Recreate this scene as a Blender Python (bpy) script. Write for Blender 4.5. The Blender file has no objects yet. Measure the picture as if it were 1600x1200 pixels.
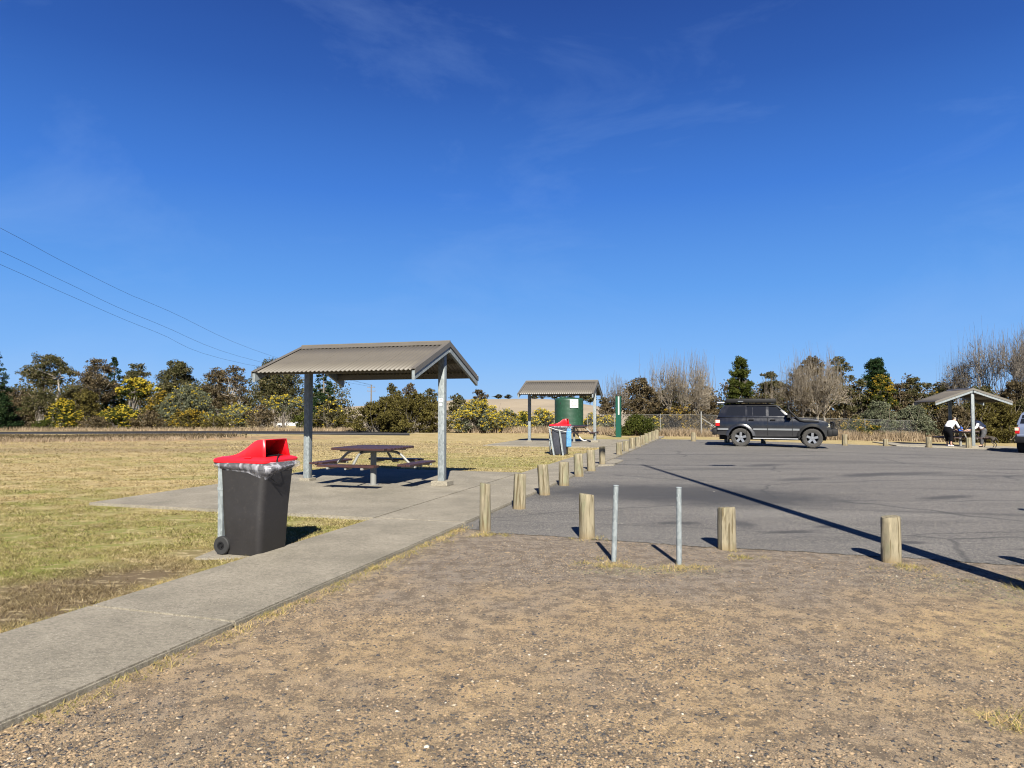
import bpy, bmesh, math, random
import numpy as np
from mathutils import Vector, Matrix
R = math.radians
random.seed(7); rng = np.random.default_rng(11)
sc = bpy.context.scene
col = bpy.data.collections.new("scene"); sc.collection.children.link(col)
FPX, HOR, EYE = 1063.0, 640.0, 1.6
TH = math.atan((HOR-600)/FPX)
SU, SV = (.3, .954), (-.954, .3)

# ---------------------------------------------------------------- terrain + picking
def gz(x, y):
    z = -.028*(min(max(x, 11), 40)-11)
    z += -.028*(min(max(y, 60), 140)-60)
    return z
def G(px, py, up=0):
    dx = (px-800); dy = FPX*math.cos(TH)-(600-py)*math.sin(TH); dz = FPX*math.sin(TH)+(600-py)*math.cos(TH)
    dx /= dy; dz /= dy
    y = (EYE-up)/-dz
    for _ in range(60): y = (EYE-up-gz(dx*y, y))/-dz
    return Vector((dx*y, y, gz(dx*y, y)+up))
def Pt(px, py, D):
    dx = (px-800); dy = FPX*math.cos(TH)-(600-py)*math.sin(TH); dz = FPX*math.sin(TH)+(600-py)*math.cos(TH)
    return Vector((dx/dy*D, D, EYE+dz/dy*D))
def AB(a, b, z=0): return (.954*a+.3*b, -.3*a+.954*b, z)

# ---------------------------------------------------------------- tags
def tag(o, label=None, cat=None, group=None, kind=None):
    if label: o['label'] = label
    if cat: o['category'] = cat
    if group: o['group'] = group
    if kind: o['kind'] = kind
    return o
def thing(name, label, cat, loc=(0, 0, 0), rz=0, group=None):
    o = bpy.data.objects.new(name, None); col.objects.link(o)
    o.location = loc; o.rotation_euler = (0, 0, rz); o.empty_display_size = .2
    return tag(o, label, cat, group)
def kids(o): return [c for c in bpy.data.objects if c.parent == o]
def copy_tree(o, loc=None, rz=None, label=None, parent=None):
    c = o.copy(); col.objects.link(c)
    if parent: c.parent = parent
    if loc is not None: c.location = loc
    if rz is not None: c.rotation_euler = (0, 0, rz)
    if label: c['label'] = label
    for k in kids(o): copy_tree(k, parent=c)
    return c

# ---------------------------------------------------------------- mesh builder
class MB:
    def __init__(s): s.v = []; s.f = []
    def add(s, v, f):
        n = len(s.v); s.v += [tuple(p) for p in v]; s.f += [tuple(i+n for i in q) for q in f]; return s
    def box(s, x0, x1, y0, y1, z0, z1, M=None, b=0.0):
        if b <= 0:
            v = [(x, y, z) for z in (z0, z1) for x, y in ((x0, y0), (x1, y0), (x1, y1), (x0, y1))]
            f = [(3, 2, 1, 0), (4, 5, 6, 7), (0, 1, 5, 4), (1, 2, 6, 5), (2, 3, 7, 6), (3, 0, 4, 7)]
        else:
            bm = bmesh.new(); bmesh.ops.create_cube(bm, size=1)
            for p in bm.verts: p.co = Vector(((x0+x1)/2+p.co.x*(x1-x0), (y0+y1)/2+p.co.y*(y1-y0), (z0+z1)/2+p.co.z*(z1-z0)))
            bmesh.ops.bevel(bm, geom=bm.edges[:], offset=b, segments=2, affect='EDGES', profile=.5)
            bm.verts.index_update(); v = [tuple(p.co) for p in bm.verts]; f = [[q.index for q in fc.verts] for fc in bm.faces]; bm.free()
        if M is not None: v = [M @ Vector(p) for p in v]
        return s.add(v, f)
    def tube(s, pts, rad, n=8, cap=True):
        pts = [Vector(p) for p in pts]; m = len(pts)
        if not hasattr(rad, '__len__'): rad = [rad]*m
        v = []; f = []; ref = None
        for i, p in enumerate(pts):
            t = (pts[min(i+1, m-1)]-pts[max(i-1, 0)])
            if t.length < 1e-9: t = Vector((0, 0, 1))
            t.normalize()
            if ref is None:
                ref = Vector((0, 0, 1)).cross(t) if abs(t.z) < .95 else Vector((1, 0, 0)).cross(t)
            ref = (ref-t*ref.dot(t)).normalized(); w = t.cross(ref)
            for k in range(n):
                a = 2*math.pi*k/n; v.append(p+(ref*math.cos(a)+w*math.sin(a))*rad[i])
        for i in range(m-1):
            for k in range(n): f.append((i*n+k, i*n+(k+1) % n, (i+1)*n+(k+1) % n, (i+1)*n+k))
        if cap: f.append(tuple(range(n))[::-1]); f.append(tuple((m-1)*n+k for k in range(n)))
        return s.add(v, f)
    def lathe(s, prof, n=24, M=None, a0=0, a1=2*math.pi):
        full = abs(a1-a0-2*math.pi) < 1e-6; m = n if full else n+1; v = []; f = []
        for r, z in prof:
            for k in range(m):
                a = a0+(a1-a0)*k/n; v.append(Vector((r*math.cos(a), r*math.sin(a), z)))
        for i in range(len(prof)-1):
            for k in range(n): f.append((i*m+k, i*m+(k+1) % m, (i+1)*m+(k+1) % m, (i+1)*m+k))
        if M is not None: v = [M @ p for p in v]
        return s.add(v, f)
    def prism(s, poly, d0, d1, M=None):      # poly in (x,z), extruded in y
        n = len(poly); v = [(x, d0, z) for x, z in poly]+[(x, d1, z) for x, z in poly]
        f = [tuple(range(n)), tuple(range(n, 2*n))[::-1]]+[(i, i+n, (i+1) % n+n, (i+1) % n) for i in range(n)]
        if M is not None: v = [M @ Vector(p) for p in v]
        return s.add(v, f)
    def build(s, name, mat, parent=None, smooth=False, bevel=0, fix=True):
        me = bpy.data.meshes.new(name); me.from_pydata([tuple(p) for p in s.v], [], s.f)
        if fix:
            bm = bmesh.new(); bm.from_mesh(me); bmesh.ops.recalc_face_normals(bm, faces=bm.faces[:])
            if bevel: bmesh.ops.bevel(bm, geom=[e for e in bm.edges if len(e.link_faces) == 2 and e.calc_face_angle(0) > .5], offset=bevel, segments=2, affect='EDGES', profile=.6, clamp_overlap=True)
            bm.to_mesh(me); bm.free()
        if mat: me.materials.append(mat)
        if smooth:
            for p in me.polygons: p.use_smooth = True
            try: me.set_sharp_from_angle(angle=R(38))
            except Exception: pass
        o = bpy.data.objects.new(name, me); col.objects.link(o)
        if parent: o.parent = parent
        return o
def npmesh(name, V, k, mat, parent=None, loops=None):
    V = np.asarray(V, dtype=np.float32).reshape(-1, 3)
    L = np.arange(len(V), dtype=np.int32) if loops is None else np.asarray(loops, dtype=np.int32).ravel()
    nf = len(L)//k; me = bpy.data.meshes.new(name)
    me.vertices.add(len(V)); me.vertices.foreach_set('co', V.ravel())
    me.loops.add(len(L)); me.loops.foreach_set('vertex_index', L)
    me.polygons.add(nf); me.polygons.foreach_set('loop_start', np.arange(0, nf*k, k, dtype=np.int32))
    try: me.polygons.foreach_set('loop_total', np.full(nf, k, dtype=np.int32))
    except Exception: pass
    me.update(calc_edges=True); me.materials.append(mat)
    o = bpy.data.objects.new(name, me); col.objects.link(o)
    if parent: o.parent = parent
    return o

# ---------------------------------------------------------------- materials
class NT:
    def __init__(s, name):
        s.m = bpy.data.materials.new(name); s.m.use_nodes = True; s.t = s.m.node_tree; s.t.nodes.clear()
        s.out = s.n('ShaderNodeOutputMaterial')
    def n(s, kind, **kw):
        nd = s.t.nodes.new(kind)
        for k, v in kw.items():
            if k.startswith('i_'):
                key = k[2:]; key = int(key) if key.isdigit() else key.replace('_', ' ')
                if isinstance(v, bpy.types.NodeSocket): s.t.links.new(v, nd.inputs[key])
                else: nd.inputs[key].default_value = v
            else: setattr(nd, k, v)
        return nd
    def link(s, a, b): s.t.links.new(a, b)
    def pos(s): return s.n('ShaderNodeTexCoord').outputs['Object']
    def noise(s, vec, scale, detail=4, rough=.55, dist=0):
        return s.n('ShaderNodeTexNoise', i_Vector=vec, i_Scale=scale, i_Detail=detail, i_Roughness=rough, i_Distortion=dist).outputs['Fac']
    def ramp(s, fac, lo, hi, c0=0., c1=1.):
        return s.n('ShaderNodeMapRange', i_0=fac, i_1=lo, i_2=hi, i_3=c0, i_4=c1, clamp=True).outputs[0]
    def mix(s, f, a, b, mode='MIX'):
        nd = s.n('ShaderNodeMix', data_type='RGBA', blend_type=mode)
        for k, v in ((0, f), (6, a), (7, b)):
            if isinstance(v, bpy.types.NodeSocket): s.link(v, nd.inputs[k])
            else: nd.inputs[k].default_value = v if k == 0 else (*v[:3], 1)
        return nd.outputs[2]
    def math(s, op, a, b=0.):
        nd = s.n('ShaderNodeMath', operation=op)
        for i, v in enumerate((a, b)):
            if isinstance(v, bpy.types.NodeSocket): s.link(v, nd.inputs[i])
            else: nd.inputs[i].default_value = v
        return nd.outputs[0]
    def scl(s, vec, x, y, z): return s.n('ShaderNodeMapping', i_Vector=vec, i_Scale=(x, y, z)).outputs[0]
    def blob(s, vec, cx, cy, rx, ry, rot=0, soft=.5, amt=.5, ns=1.2):
        mp = s.n('ShaderNodeMapping', vector_type='TEXTURE', i_Vector=vec, i_Location=(cx, cy, 0), i_Rotation=(0, 0, rot), i_Scale=(rx, ry, 1e4)).outputs[0]
        ln = s.n('ShaderNodeVectorMath', operation='LENGTH', i_0=mp).outputs['Value']
        nz = s.noise(vec, ns, 4, .6); d = s.math('ADD', ln, s.math('MULTIPLY', s.math('SUBTRACT', nz, .5), amt*2))
        return s.ramp(d, 1-soft/2, 1+soft/2, 1, 0)
    def bsdf(s, color, rough=.8, metal=0, bump=None, bs=.3, bd=.01, spec=.5, **kw):
        b = s.n('ShaderNodeBsdfPrincipled')
        for k, v in (('Base Color', color), ('Roughness', rough), ('Metallic', metal), ('Specular IOR Level', spec)):
            if isinstance(v, bpy.types.NodeSocket): s.link(v, b.inputs[k])
            else: b.inputs[k].default_value = (*v[:3], 1) if k == 'Base Color' else v
        for k, v in kw.items(): b.inputs[k.replace('_', ' ')].default_value = v
        if bump is not None:
            bn = s.n('ShaderNodeBump', i_Height=bump, i_Strength=bs, i_Distance=bd); s.link(bn.outputs[0], b.inputs['Normal'])
        s.link(b.outputs[0], s.out.inputs[0]); return s.m
def mat(name, c, rough=.6, metal=0, var=.25, scale=6, bump=0, bd=.003, dirt=None, stretch=(1, 1, 1), **kw):
    c = tuple(x*.74 for x in c); t = NT(name); p = t.scl(t.pos(), *stretch); n = t.noise(p, scale, 6, .6)
    c2 = tuple(x*(1-var) for x in c); cc = t.mix(t.ramp(n, .3, .7), c2, c)
    if dirt: cc = t.mix(t.ramp(t.noise(p, scale*2.7, 5, .7), .55, .75, 0, .6), cc, dirt)
    return t.bsdf(cc, rough, metal, bump=t.noise(p, scale*4, 5) if bump else None, bs=bump, bd=bd, **kw)

def leafmat(name, cols, trans=.25):
    t = NT(name); g = t.n('ShaderNodeNewGeometry').outputs['Random Per Island']
    cr = t.n('ShaderNodeValToRGB', i_Fac=g); e = cr.color_ramp.elements
    while len(e) < len(cols): e.new(.5)
    for i, c in enumerate(cols): e[i].position = i/(len(cols)-1); e[i].color = (*c, 1)
    nz = t.noise(t.pos(), .9, 2); c = t.mix(t.ramp(nz, .35, .65, 0, .6), cr.outputs[0], cols[0])
    d = t.n('ShaderNodeBsdfDiffuse', i_Color=c); tr = t.n('ShaderNodeBsdfTranslucent', i_Color=c)
    mx = t.n('ShaderNodeMixShader', i_0=trans); t.link(d.outputs[0], mx.inputs[1]); t.link(tr.outputs[0], mx.inputs[2])
    t.link(mx.outputs[0], t.out.inputs[0]); return t.m

def grasscolor(t, p):
    straw, straw2, green, dirt = (.42, .33, .165), (.27, .20, .08), (.14, .165, .02), (.10, .068, .042)
    st = t.scl(p, 1, 2.2, 1)
    c = t.mix(t.ramp(t.noise(st, 1.3, 6, .65), .38, .62), straw, straw2)
    gm = t.ramp(t.noise(t.scl(p, .6, 1, 1), .55, 6, .65), .47, .62)
    near = t.n('ShaderNodeSeparateXYZ', i_0=p).outputs[1]
    gd = t.ramp(near, 11, 34, .9, .2)
    c = t.mix(t.math('MULTIPLY', gm, gd), c, green)
    for a in ((-5.4, 8.9, 2.6, 1.9, 0, .95), (-.8, 20.5, 3.6, 2.2, -.3, .75), (-3.1, 8.9, .9, .7, 0, .6), (5.8, 27, 1.2, 5, -.3, .6), (5.6, 38, 3, 1.3, 0, .6)):
        c = t.mix(t.math('MULTIPLY', t.math('MULTIPLY', t.blob(p, *a[:5], soft=1.0, amt=.6), a[5]), t.ramp(t.noise(st, 3, 5, .7), .3, .6)), c, green)
    dm = t.math('MAXIMUM', t.blob(p, -4.0, 5.6, .75, 1.9, -.32, .8, .7, 2), t.blob(p, -5.5, 5.2, 1.3, .5, .2, .9, .8, 2))
    c = t.mix(t.math('MULTIPLY', dm, .9), c, dirt)
    c = t.mix(t.math('MULTIPLY', t.blob(p, -20, 27, 16, 1.4, 0, 1.4, .9, .5), .7), c, (.17, .12, .07))
    c = t.mix(t.math('MULTIPLY', t.blob(p, -12, 31, 9, 1.4, 0, 1.4, .9, .5), .65), c, (.17, .12, .07))
    c = t.mix(t.ramp(t.noise(st, 7, 5, .75), .54, .66, 0, .65), c, dirt); c = t.mix(t.ramp(t.noise(st, 4.3, 5, .75), .53, .64, 0, .7), c, (.55, .45, .27)); c = t.mix(t.ramp(t.noise(t.scl(p, .5, 2, 1), 1.9, 6, .75), .53, .66, 0, .6), c, (.16, .125, .055))
    return c
def m_ground():
    t = NT('dry_grass_ground'); p = t.pos(); c = grasscolor(t, p)
    sp = t.noise(t.scl(p, 1, 3, 1), 45, 4, .75); c = t.mix(t.ramp(sp, .35, .7, 0, .55), c, (.075, .058, .032))
    # worn dirt bank beside the road
    yy = t.n('ShaderNodeSeparateXYZ', i_0=p)
    c = t.mix(t.math('MULTIPLY', t.blob(p, -27, 37.6, 17, 4.2, .05, .4, .3, .4), .85), c, t.mix(t.ramp(t.noise(p, 1.2, 6, .7), .4, .6), (.11, .085, .06), (.32, .2, .1)))
    return t.bsdf(c, .95, bump=t.noise(p, 60, 4, .7), bs=.7, bd=.02, spec=.2)
def m_blade():
    t = NT('grass_blade'); p = t.pos(); c = grasscolor(t, p); g = t.n('ShaderNodeNewGeometry').outputs['Random Per Island']
    c = t.mix(t.ramp(g, 0, 1, .0, .5), c, (.52, .43, .25)); c = t.mix(t.ramp(g, .74, .76, 0, .85), c, (.10, .07, .035))
    d = t.n('ShaderNodeBsdfDiffuse', i_Color=c); tr = t.n('ShaderNodeBsdfTranslucent', i_Color=c)
    mx = t.n('ShaderNodeMixShader', i_0=.3); t.link(d.outputs[0], mx.inputs[1]); t.link(tr.outputs[0], mx.inputs[2]); t.link(mx.outputs[0], t.out.inputs[0]); return t.m
def m_gravel():
    t = NT('gravel_ground'); p = t.pos()
    sand = t.mix(t.ramp(t.noise(p, 2.2, 6, .65), .35, .65), (.385, .265, .128), (.265, .18, .09))
    grey = (.15, .13, .115)
    y = t.n('ShaderNodeSeparateXYZ', i_0=p).outputs[1]
    far = t.ramp(y, 5.2, 7.2, 0, .38)
    big = t.math('ADD', t.noise(p, .7, 6, .65), far)
    c = t.mix(t.ramp(big, .44, .74, .08, .9), sand, grey)
    v = t.n('ShaderNodeTexVoronoi', i_Vector=p, i_Scale=135., i_Randomness=1.); vr = t.n('ShaderNodeSeparateColor', i_0=v.outputs['Color'])
    stone = t.n('ShaderNodeValToRGB', i_Fac=vr.outputs[0]); e = stone.color_ramp.elements
    for q, cc in ((.25, (.05, .05, .055)), (.5, (.15, .13, .115)), (.75, (.3, .21, .12)), (.9, (.33, .27, .2))): e.new(q).color = (*cc, 1)
    e[0].color = (.035, .035, .04, 1); e[-1].color = (.42, .36, .27, 1); stone.color_ramp.interpolation = 'CONSTANT'
    dens = t.ramp(t.math('ADD', t.noise(p, 3.5, 5, .7), t.math('MULTIPLY', big, .6)), .62, 1.05, .12, .8)
    msk = t.math('MULTIPLY', t.math('LESS_THAN', vr.outputs[1], dens), t.ramp(v.outputs['Distance'], .3, .42, 1, 0))
    c = t.mix(msk, c, stone.outputs[0])
    v2 = t.n('ShaderNodeTexVoronoi', i_Vector=p, i_Scale=260.); v2c = t.n('ShaderNodeSeparateColor', i_0=v2.outputs['Color'])
    c = t.mix(t.math('MULTIPLY', t.math('GREATER_THAN', v2c.outputs[0], .6), .6), c, t.mix(v2c.outputs[1], (.06, .055, .05), (.42, .33, .22)))
    for a in ((1.1, 6.85, .45, .22, 0), (1.75, 6.8, .35, .16, 0), (4.9, 5.9, 1.3, .5, -.35), (2.6, 3.55, .22, .12, 0), (5.2, 4.9, 1.6, .8, .2)):
        c = t.mix(t.math('MULTIPLY', t.blob(p, *a, soft=.9, amt=.8, ns=6), t.ramp(t.noise(p, 26, 4, .7), .48, .62, 0, .7)), c, (.16, .17, .04))
    c = t.mix(t.math('MULTIPLY', t.blob(p, -1.05, 7.3, .13, 2.3, -.305, .9, .8, 5), t.ramp(t.noise(p, 20, 4, .7), .45, .65, 0, .5)), c, (.36, .27, .13))
    c = t.mix(t.ramp(t.math('ADD', t.noise(p, 60, 5, .8), t.math('MULTIPLY', t.math('SUBTRACT', t.noise(p, 6, 5, .75), .5), 1.3)), .42, .62, .0, .85), c, (.085, .066, .047)); c = t.mix(t.ramp(t.noise(p, 110, 4, .8), .58, .70, .0, .4), c, (.5, .37, .23))
    h = t.math('ADD', t.math('MULTIPLY', t.ramp(v.outputs['Distance'], 0, .5, 1, 0), msk), t.noise(p, 120, 3, .7))
    return t.bsdf(c, .93, bump=h, bs=.8, bd=.008, spec=.25)
def m_asphalt():
    t = NT('asphalt'); p = t.pos(); st = t.scl(p, .35, 1.6, 1)
    c = t.mix(t.ramp(t.noise(st, .7, 6, .6), .35, .65), (.078, .073, .068), (.115, .108, .10))
    c = t.mix(t.ramp(t.noise(t.scl(p, .15, 1.5, 1), 1.1, 5, .7, .6), .54, .66, 0, .6), c, (.045, .043, .041)); c = t.mix(t.ramp(t.noise(t.scl(p, .5, 1.3, 1), 3.1, 6, .75), .56, .68, 0, .55), c, (.05, .047, .044)); c = t.mix(t.ramp(t.noise(t.scl(p, .4, 1.2, 1), .45, 5, .7), .52, .64, 0, .45), c, (.15, .14, .128))
    v = t.n('ShaderNodeTexVoronoi', i_Vector=p, i_Scale=85.); vc = t.n('ShaderNodeSeparateColor', i_0=v.outputs['Color'])
    c = t.mix(t.math('MULTIPLY', t.math('GREATER_THAN', vc.outputs[0], .68), .7), c, (.21, .19, .16))
    c = t.mix(t.math('MULTIPLY', t.math('LESS_THAN', vc.outputs[1], .28), .6), c, (.03, .03, .03))
    for a, k in (((2.6, 13.2, 2.5, 1.4, -.1), .85), ((4.2, 12.2, 1.6, 1., 0), .8), ((3.6, 8.9, .35, .1, .2), .8), ((4.3, 9.3, .2, .1, .2), .8), ((7.9, 12.4, .6, .18, .4), .75), ((8.6, 16.6, .9, .3, .5), .75), ((7.2, 19.5, .7, .3, .5), .75), ((9, 21, 4, .5, -.1), .4), ((6, 18.3, 2.4, .3, .1), .4), ((12, 16.5, 2.2, .25, 0), .45), ((2.35, 9.6, .3, .12, 0), .8), ((3.2, 9.5, .16, .3, 0), .7),
                 ((6.6, 15.6, .7, .25, .5), .6), ((9.9, 17, 1.1, .35, .3), .6), ((4.8, 8.2, .16, .09, 0), .8), ((13.5, 19, 1.2, .2, .1), .5), ((5.9, 7.8, .25, .06, 0), .7),
                 ((7, 24, 4, .25, -.1), .5), ((14, 26, 5, .22, -.05), .5), ((8, 10.2, 3, .12, -.25), .45), ((12, 13, 4, .14, -.2), .4)):
        c = t.mix(t.math('MULTIPLY', t.blob(p, *a, soft=.9, amt=.45, ns=2.5), k), c, (.032, .031, .031))
    # sealed crack lines
    w = t.n('ShaderNodeTexVoronoi', feature='DISTANCE_TO_EDGE', i_Vector=t.mix(.12, t.scl(p, .16, .3, 1), t.n('ShaderNodeTexNoise', i_Vector=p, i_Scale=.8).outputs['Color'], 'ADD'), i_Scale=1.)
    c = t.mix(t.ramp(w.outputs['Distance'], .003, .009, .55, 0), c, (.03, .03, .03))
    lv = t.n('ShaderNodeTexVoronoi', i_Vector=p, i_Scale=1.7); lc = t.n('ShaderNodeSeparateColor', i_0=lv.outputs['Color'])
    c = t.mix(t.math('MULTIPLY', t.math('LESS_THAN', lv.outputs['Distance'], .035), t.math('GREATER_THAN', lc.outputs[0], .55)), c, (.35, .32, .27))
    return t.bsdf(c, .88, bump=t.noise(p, 140, 3, .75), bs=.75, bd=.006, spec=.35)
def m_concrete(name='concrete', tint=1):
    t = NT(name); p = t.pos(); k = tint
    c = t.mix(t.ramp(t.noise(p, 1.0, 7, .65), .35, .65), (.15*k, .134*k, .103*k), (.245*k, .218*k, .17*k))
    c = t.mix(t.ramp(t.noise(t.scl(p, 1, 1.6, 1), 30, 5, .8), .44, .64, 0, .8), c, (.085, .075, .058))
    c = t.mix(t.ramp(t.noise(p, 60, 4, .8), .54, .67, 0, .65), c, (.40, .365, .30))
    c = t.mix(t.ramp(t.noise(t.scl(p, .4, 1, 1), 2.3, 5, .7, .8), .58, .72, 0, .5), c, (.14, .125, .1))
    return t.bsdf(c, .92, bump=t.noise(p, 90, 4, .75), bs=.6, bd=.006, spec=.25)
def m_wood(name='weathered_timber', base=(.25, .215, .145), green=(.155, .16, .095), dark=(.10, .08, .045)):
    t = NT(name); p = t.pos(); r = t.n('ShaderNodeObjectInfo').outputs['Random']
    off = t.n('ShaderNodeCombineXYZ', i_0=t.math('MULTIPLY', r, 13.), i_2=t.math('MULTIPLY', r, 7.)).outputs[0]
    q = t.n('ShaderNodeVectorMath', operation='ADD', i_0=p, i_1=off).outputs[0]; s = t.scl(q, 1, 1, .12)
    c = t.mix(t.ramp(t.noise(s, 22, 6, .7), .35, .65), base, tuple(x*.6 for x in base))
    c = t.mix(t.ramp(t.noise(t.scl(q, 1, 1, .5), 6, 4), .5, .7, 0, .7), c, green)
    c = t.mix(t.ramp(t.noise(t.scl(q, 1, 1, .05), 30, 3, .6), .54, .585), c, dark); c = t.mix(t.ramp(t.noise(t.scl(q, 1, 1, .25), 11, 5, .7), .52, .68, 0, .6), c, tuple(x*.42 for x in base))
    z = t.n('ShaderNodeSeparateXYZ', i_0=p).outputs[2]
    c = t.mix(t.ramp(t.math('ADD', z, t.math('MULTIPLY', t.noise(q, 9), .12)), .05, .17, .75, 0), c, (.16, .115, .06))
    return t.bsdf(c, .9, bump=t.noise(s, 30, 5, .7), bs=.7, bd=.008, spec=.2)
def m_galv():
    t = NT('galvanised_steel'); p = t.pos()
    v = t.n('ShaderNodeTexVoronoi', i_Vector=t.scl(p, 1, 1, .55), i_Scale=38.); vc = t.n('ShaderNodeSeparateColor', i_0=v.outputs['Color'])
    c = t.mix(t.ramp(vc.outputs[0], 0, 1, 0, 1), (.135, .152, .157), (.215, .238, .243))
    c = t.mix(t.ramp(t.noise(t.scl(p, 1, 1, .2), 14, 5, .7), .62, .72, 0, .8), c, (.33, .35, .35))
    return t.bsdf(c, .55, .0, spec=.3)

M = dict(
    ground=m_ground(), blade=m_blade(), gravel=m_gravel(), asphalt=m_asphalt(), concrete=m_concrete(), plinth=m_concrete('plinth_concrete', 1.25),
    wood=m_wood(), galv=m_galv(),
    roof=mat('roof_sheet_paint', (.138, .122, .097), .5, 0, .12, 3), roofdark=mat('roof_under_paint', (.16, .14, .11), .6),
    slat=mat('stained_timber_slat', (.062, .022, .018), .5, 0, .45, 12, .3, stretch=(1, 1, 1)),
    pole=mat('grey_powdercoat', (.25, .25, .23), .45, 0, .1), bin=mat('charcoal_bin_plastic', (.027, .025, .026), .5, 0, .2, 9, .2, .003, dirt=(.042, .037, .034)),
    bin2=mat('slate_bin_plastic', (.045, .05, .07), .45, 0, .25, 5, .2, .002, dirt=(.09, .09, .1)),
    red=mat('red_plastic', (.98, .016, .03), .38, 0, .06, 4), rubber=mat('black_rubber', (.018, .018, .018), .75, 0, .3), black=mat('black_plastic', (.012, .012, .013), .65, spec=.2),
    white=mat('white_paint', (.78, .78, .76), .5, 0, .05), green=mat('green_tank_plastic', (.015, .066, .034), .5, 0, .3, 2.5, dirt=(.05, .12, .08)),
    pgreen=mat('dark_green_paint', (.008, .085, .055), .4, 0, .15), offwhite=mat('pale_panel', (.62, .62, .56), .5, 0, .08),
    blue=mat('blue_plastic', (.02, .12, .55), .45), rope=mat('white_rope', (.7, .7, .68), .8),
    ink=mat('black_lettering', (.02, .02, .02), .6), chrome=mat('silver_alloy', (.48, .49, .51), .3, .75, .1), trim=mat('grey_car_trim', (.20, .21, .22), .4, .2, .1),
    glass=NT('tinted_glass').bsdf((.008, .009, .012), .12, 0, spec=.35), tail=mat('red_lens', (.55, .01, .01), .15), lens=mat('clear_lens', (.75, .72, .55), .12),
    tyre=mat('dusty_tyre', (.050, .046, .042), .9, 0, .4, 30, .8, .01), bark=mat('grey_bark', (.22, .19, .155), .9, 0, .4, 8, .6, .02, stretch=(1, 1, .3)),
    paleb=mat('pale_bark', (.42, .37, .31), .85, 0, .35, 6, .5, .02, stretch=(1, 1, .3)), twig=mat('winter_twig', (.23, .185, .14), .9, 0, .45, 3),
    twigp=mat('pale_winter_twig', (.30, .25, .185), .9, 0, .5, 3), wire=mat('dark_wire', (.05, .05, .055), .6), reed=None,
    skin=mat('skin', (.50, .29, .21), .5, 0, .1), shirt=mat('white_shirt', (.75, .75, .80), .8, 0, .08, 9, .4, .02), trous=mat('black_trousers', (.007, .007, .010), .95, 0, .3, 8, .4, .02, spec=.1),
    vest=mat('brown_vest', (.26, .13, .075), .85, 0, .3, 9, .4, .02), hair=mat('brown_hair', (.12, .055, .025), .7), hair2=mat('grey_hair', (.3, .27, .24), .7),
    fur=mat('brindle_fur', (.07, .055, .04), .8, 0, .6, 6), lineR=mat('road_paint', (.6, .6, .58), .7),
)
def carpaint(name, c, dust=(.05, .047, .044)):
    t = NT(name); p = t.pos(); z = t.n('ShaderNodeSeparateXYZ', i_0=p).outputs[2]
    d = t.math('ADD', t.ramp(z, .4, 1.0, .4, .0), t.math('MULTIPLY', t.ramp(t.noise(p, 5, 5, .7), .45, .7), .1))
    return t.bsdf(t.mix(d, c, dust), t.ramp(d, 0, .6, .22, .6), .25, spec=.5, Coat_Weight=.5, Coat_Roughness=.08)
def m_plastic_film():
    t = NT('clear_bin_liner'); n = t.noise(t.scl(t.pos(), 1, 1, .16), 24, 2, .5)
    tr = t.n('ShaderNodeBsdfTransparent', i_Color=(.9, .9, .92, 1)); b = t.n('ShaderNodeBsdfPrincipled')
    b.inputs['Base Color'].default_value = (.6, .6, .66, 1); b.inputs['Roughness'].default_value = .18
    bn = t.n('ShaderNodeBump', i_Height=n, i_Strength=.35, i_Distance=.015); t.link(bn.outputs[0], b.inputs['Normal'])
    mx = t.n('ShaderNodeMixShader', i_0=t.ramp(n, .45, .68, .10, .45)); t.link(tr.outputs[0], mx.inputs[1]); t.link(b.outputs[0], mx.inputs[2]); t.link(mx.outputs[0], t.out.inputs[0]); return t.m
def m_chain():
    t = NT('chain_wire_mesh'); s = t.n('ShaderNodeSeparateXYZ', i_0=t.pos()); x, z = s.outputs[0], s.outputs[2]
    def lines(e): return t.math('LESS_THAN', t.math('FRACT', t.math('MULTIPLY', e, 14.)), .05)
    k = t.math('MAXIMUM', lines(t.math('ADD', x, z)), lines(t.math('ADD', t.math('SUBTRACT', x, z), 300.)))
    tr = t.n('ShaderNodeBsdfTransparent'); b = t.n('ShaderNodeBsdfPrincipled'); b.inputs['Base Color'].default_value = (.16, .165, .17, 1); b.inputs['Roughness'].default_value = .6
    mx = t.n('ShaderNodeMixShader', i_0=k); t.link(tr.outputs[0], mx.inputs[1]); t.link(b.outputs[0], mx.inputs[2]); t.link(mx.outputs[0], t.out.inputs[0]); return t.m
M['film'] = m_plastic_film(); M['chain'] = m_chain()
def sc_(c, k): return tuple(x*k for x in c)
LM = {
 'olive': leafmat('olive_leaf', [(.03, .034, .013), (.065, .064, .025), (.11, .095, .045), (.20, .165, .095)]),
 'brown': leafmat('brown_leaf', [(.036, .030, .017), (.078, .060, .033), (.125, .092, .05), (.22, .175, .105)]),
 'dark': leafmat('dark_needle', [(.012, .026, .012), (.026, .045, .018), (.045, .062, .024)]),
 'grey': leafmat('grey_green_leaf', [(.06, .068, .04), (.12, .13, .08), (.21, .215, .145)]),
 'green': leafmat('green_leaf', [(.022, .030, .008), (.05, .06, .014), (.12, .125, .03)]),
 'rust': leafmat('rust_bush_leaf', [(.035, .03, .011), (.075, .064, .02), (.13, .105, .03), (.17, .155, .05)]),
 'yellow': leafmat('yellow_blossom', [(.28, .20, .02), (.50, .38, .035), (.62, .52, .09)], .3),
 'gold': leafmat('golden_blossom', [(.20, .13, .015), (.34, .22, .025), (.38, .28, .06)], .3),
 'reed': leafmat('dry_reed', [(.20, .15, .095), (.33, .25, .165), (.46, .37, .26)], .3),
}

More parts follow.
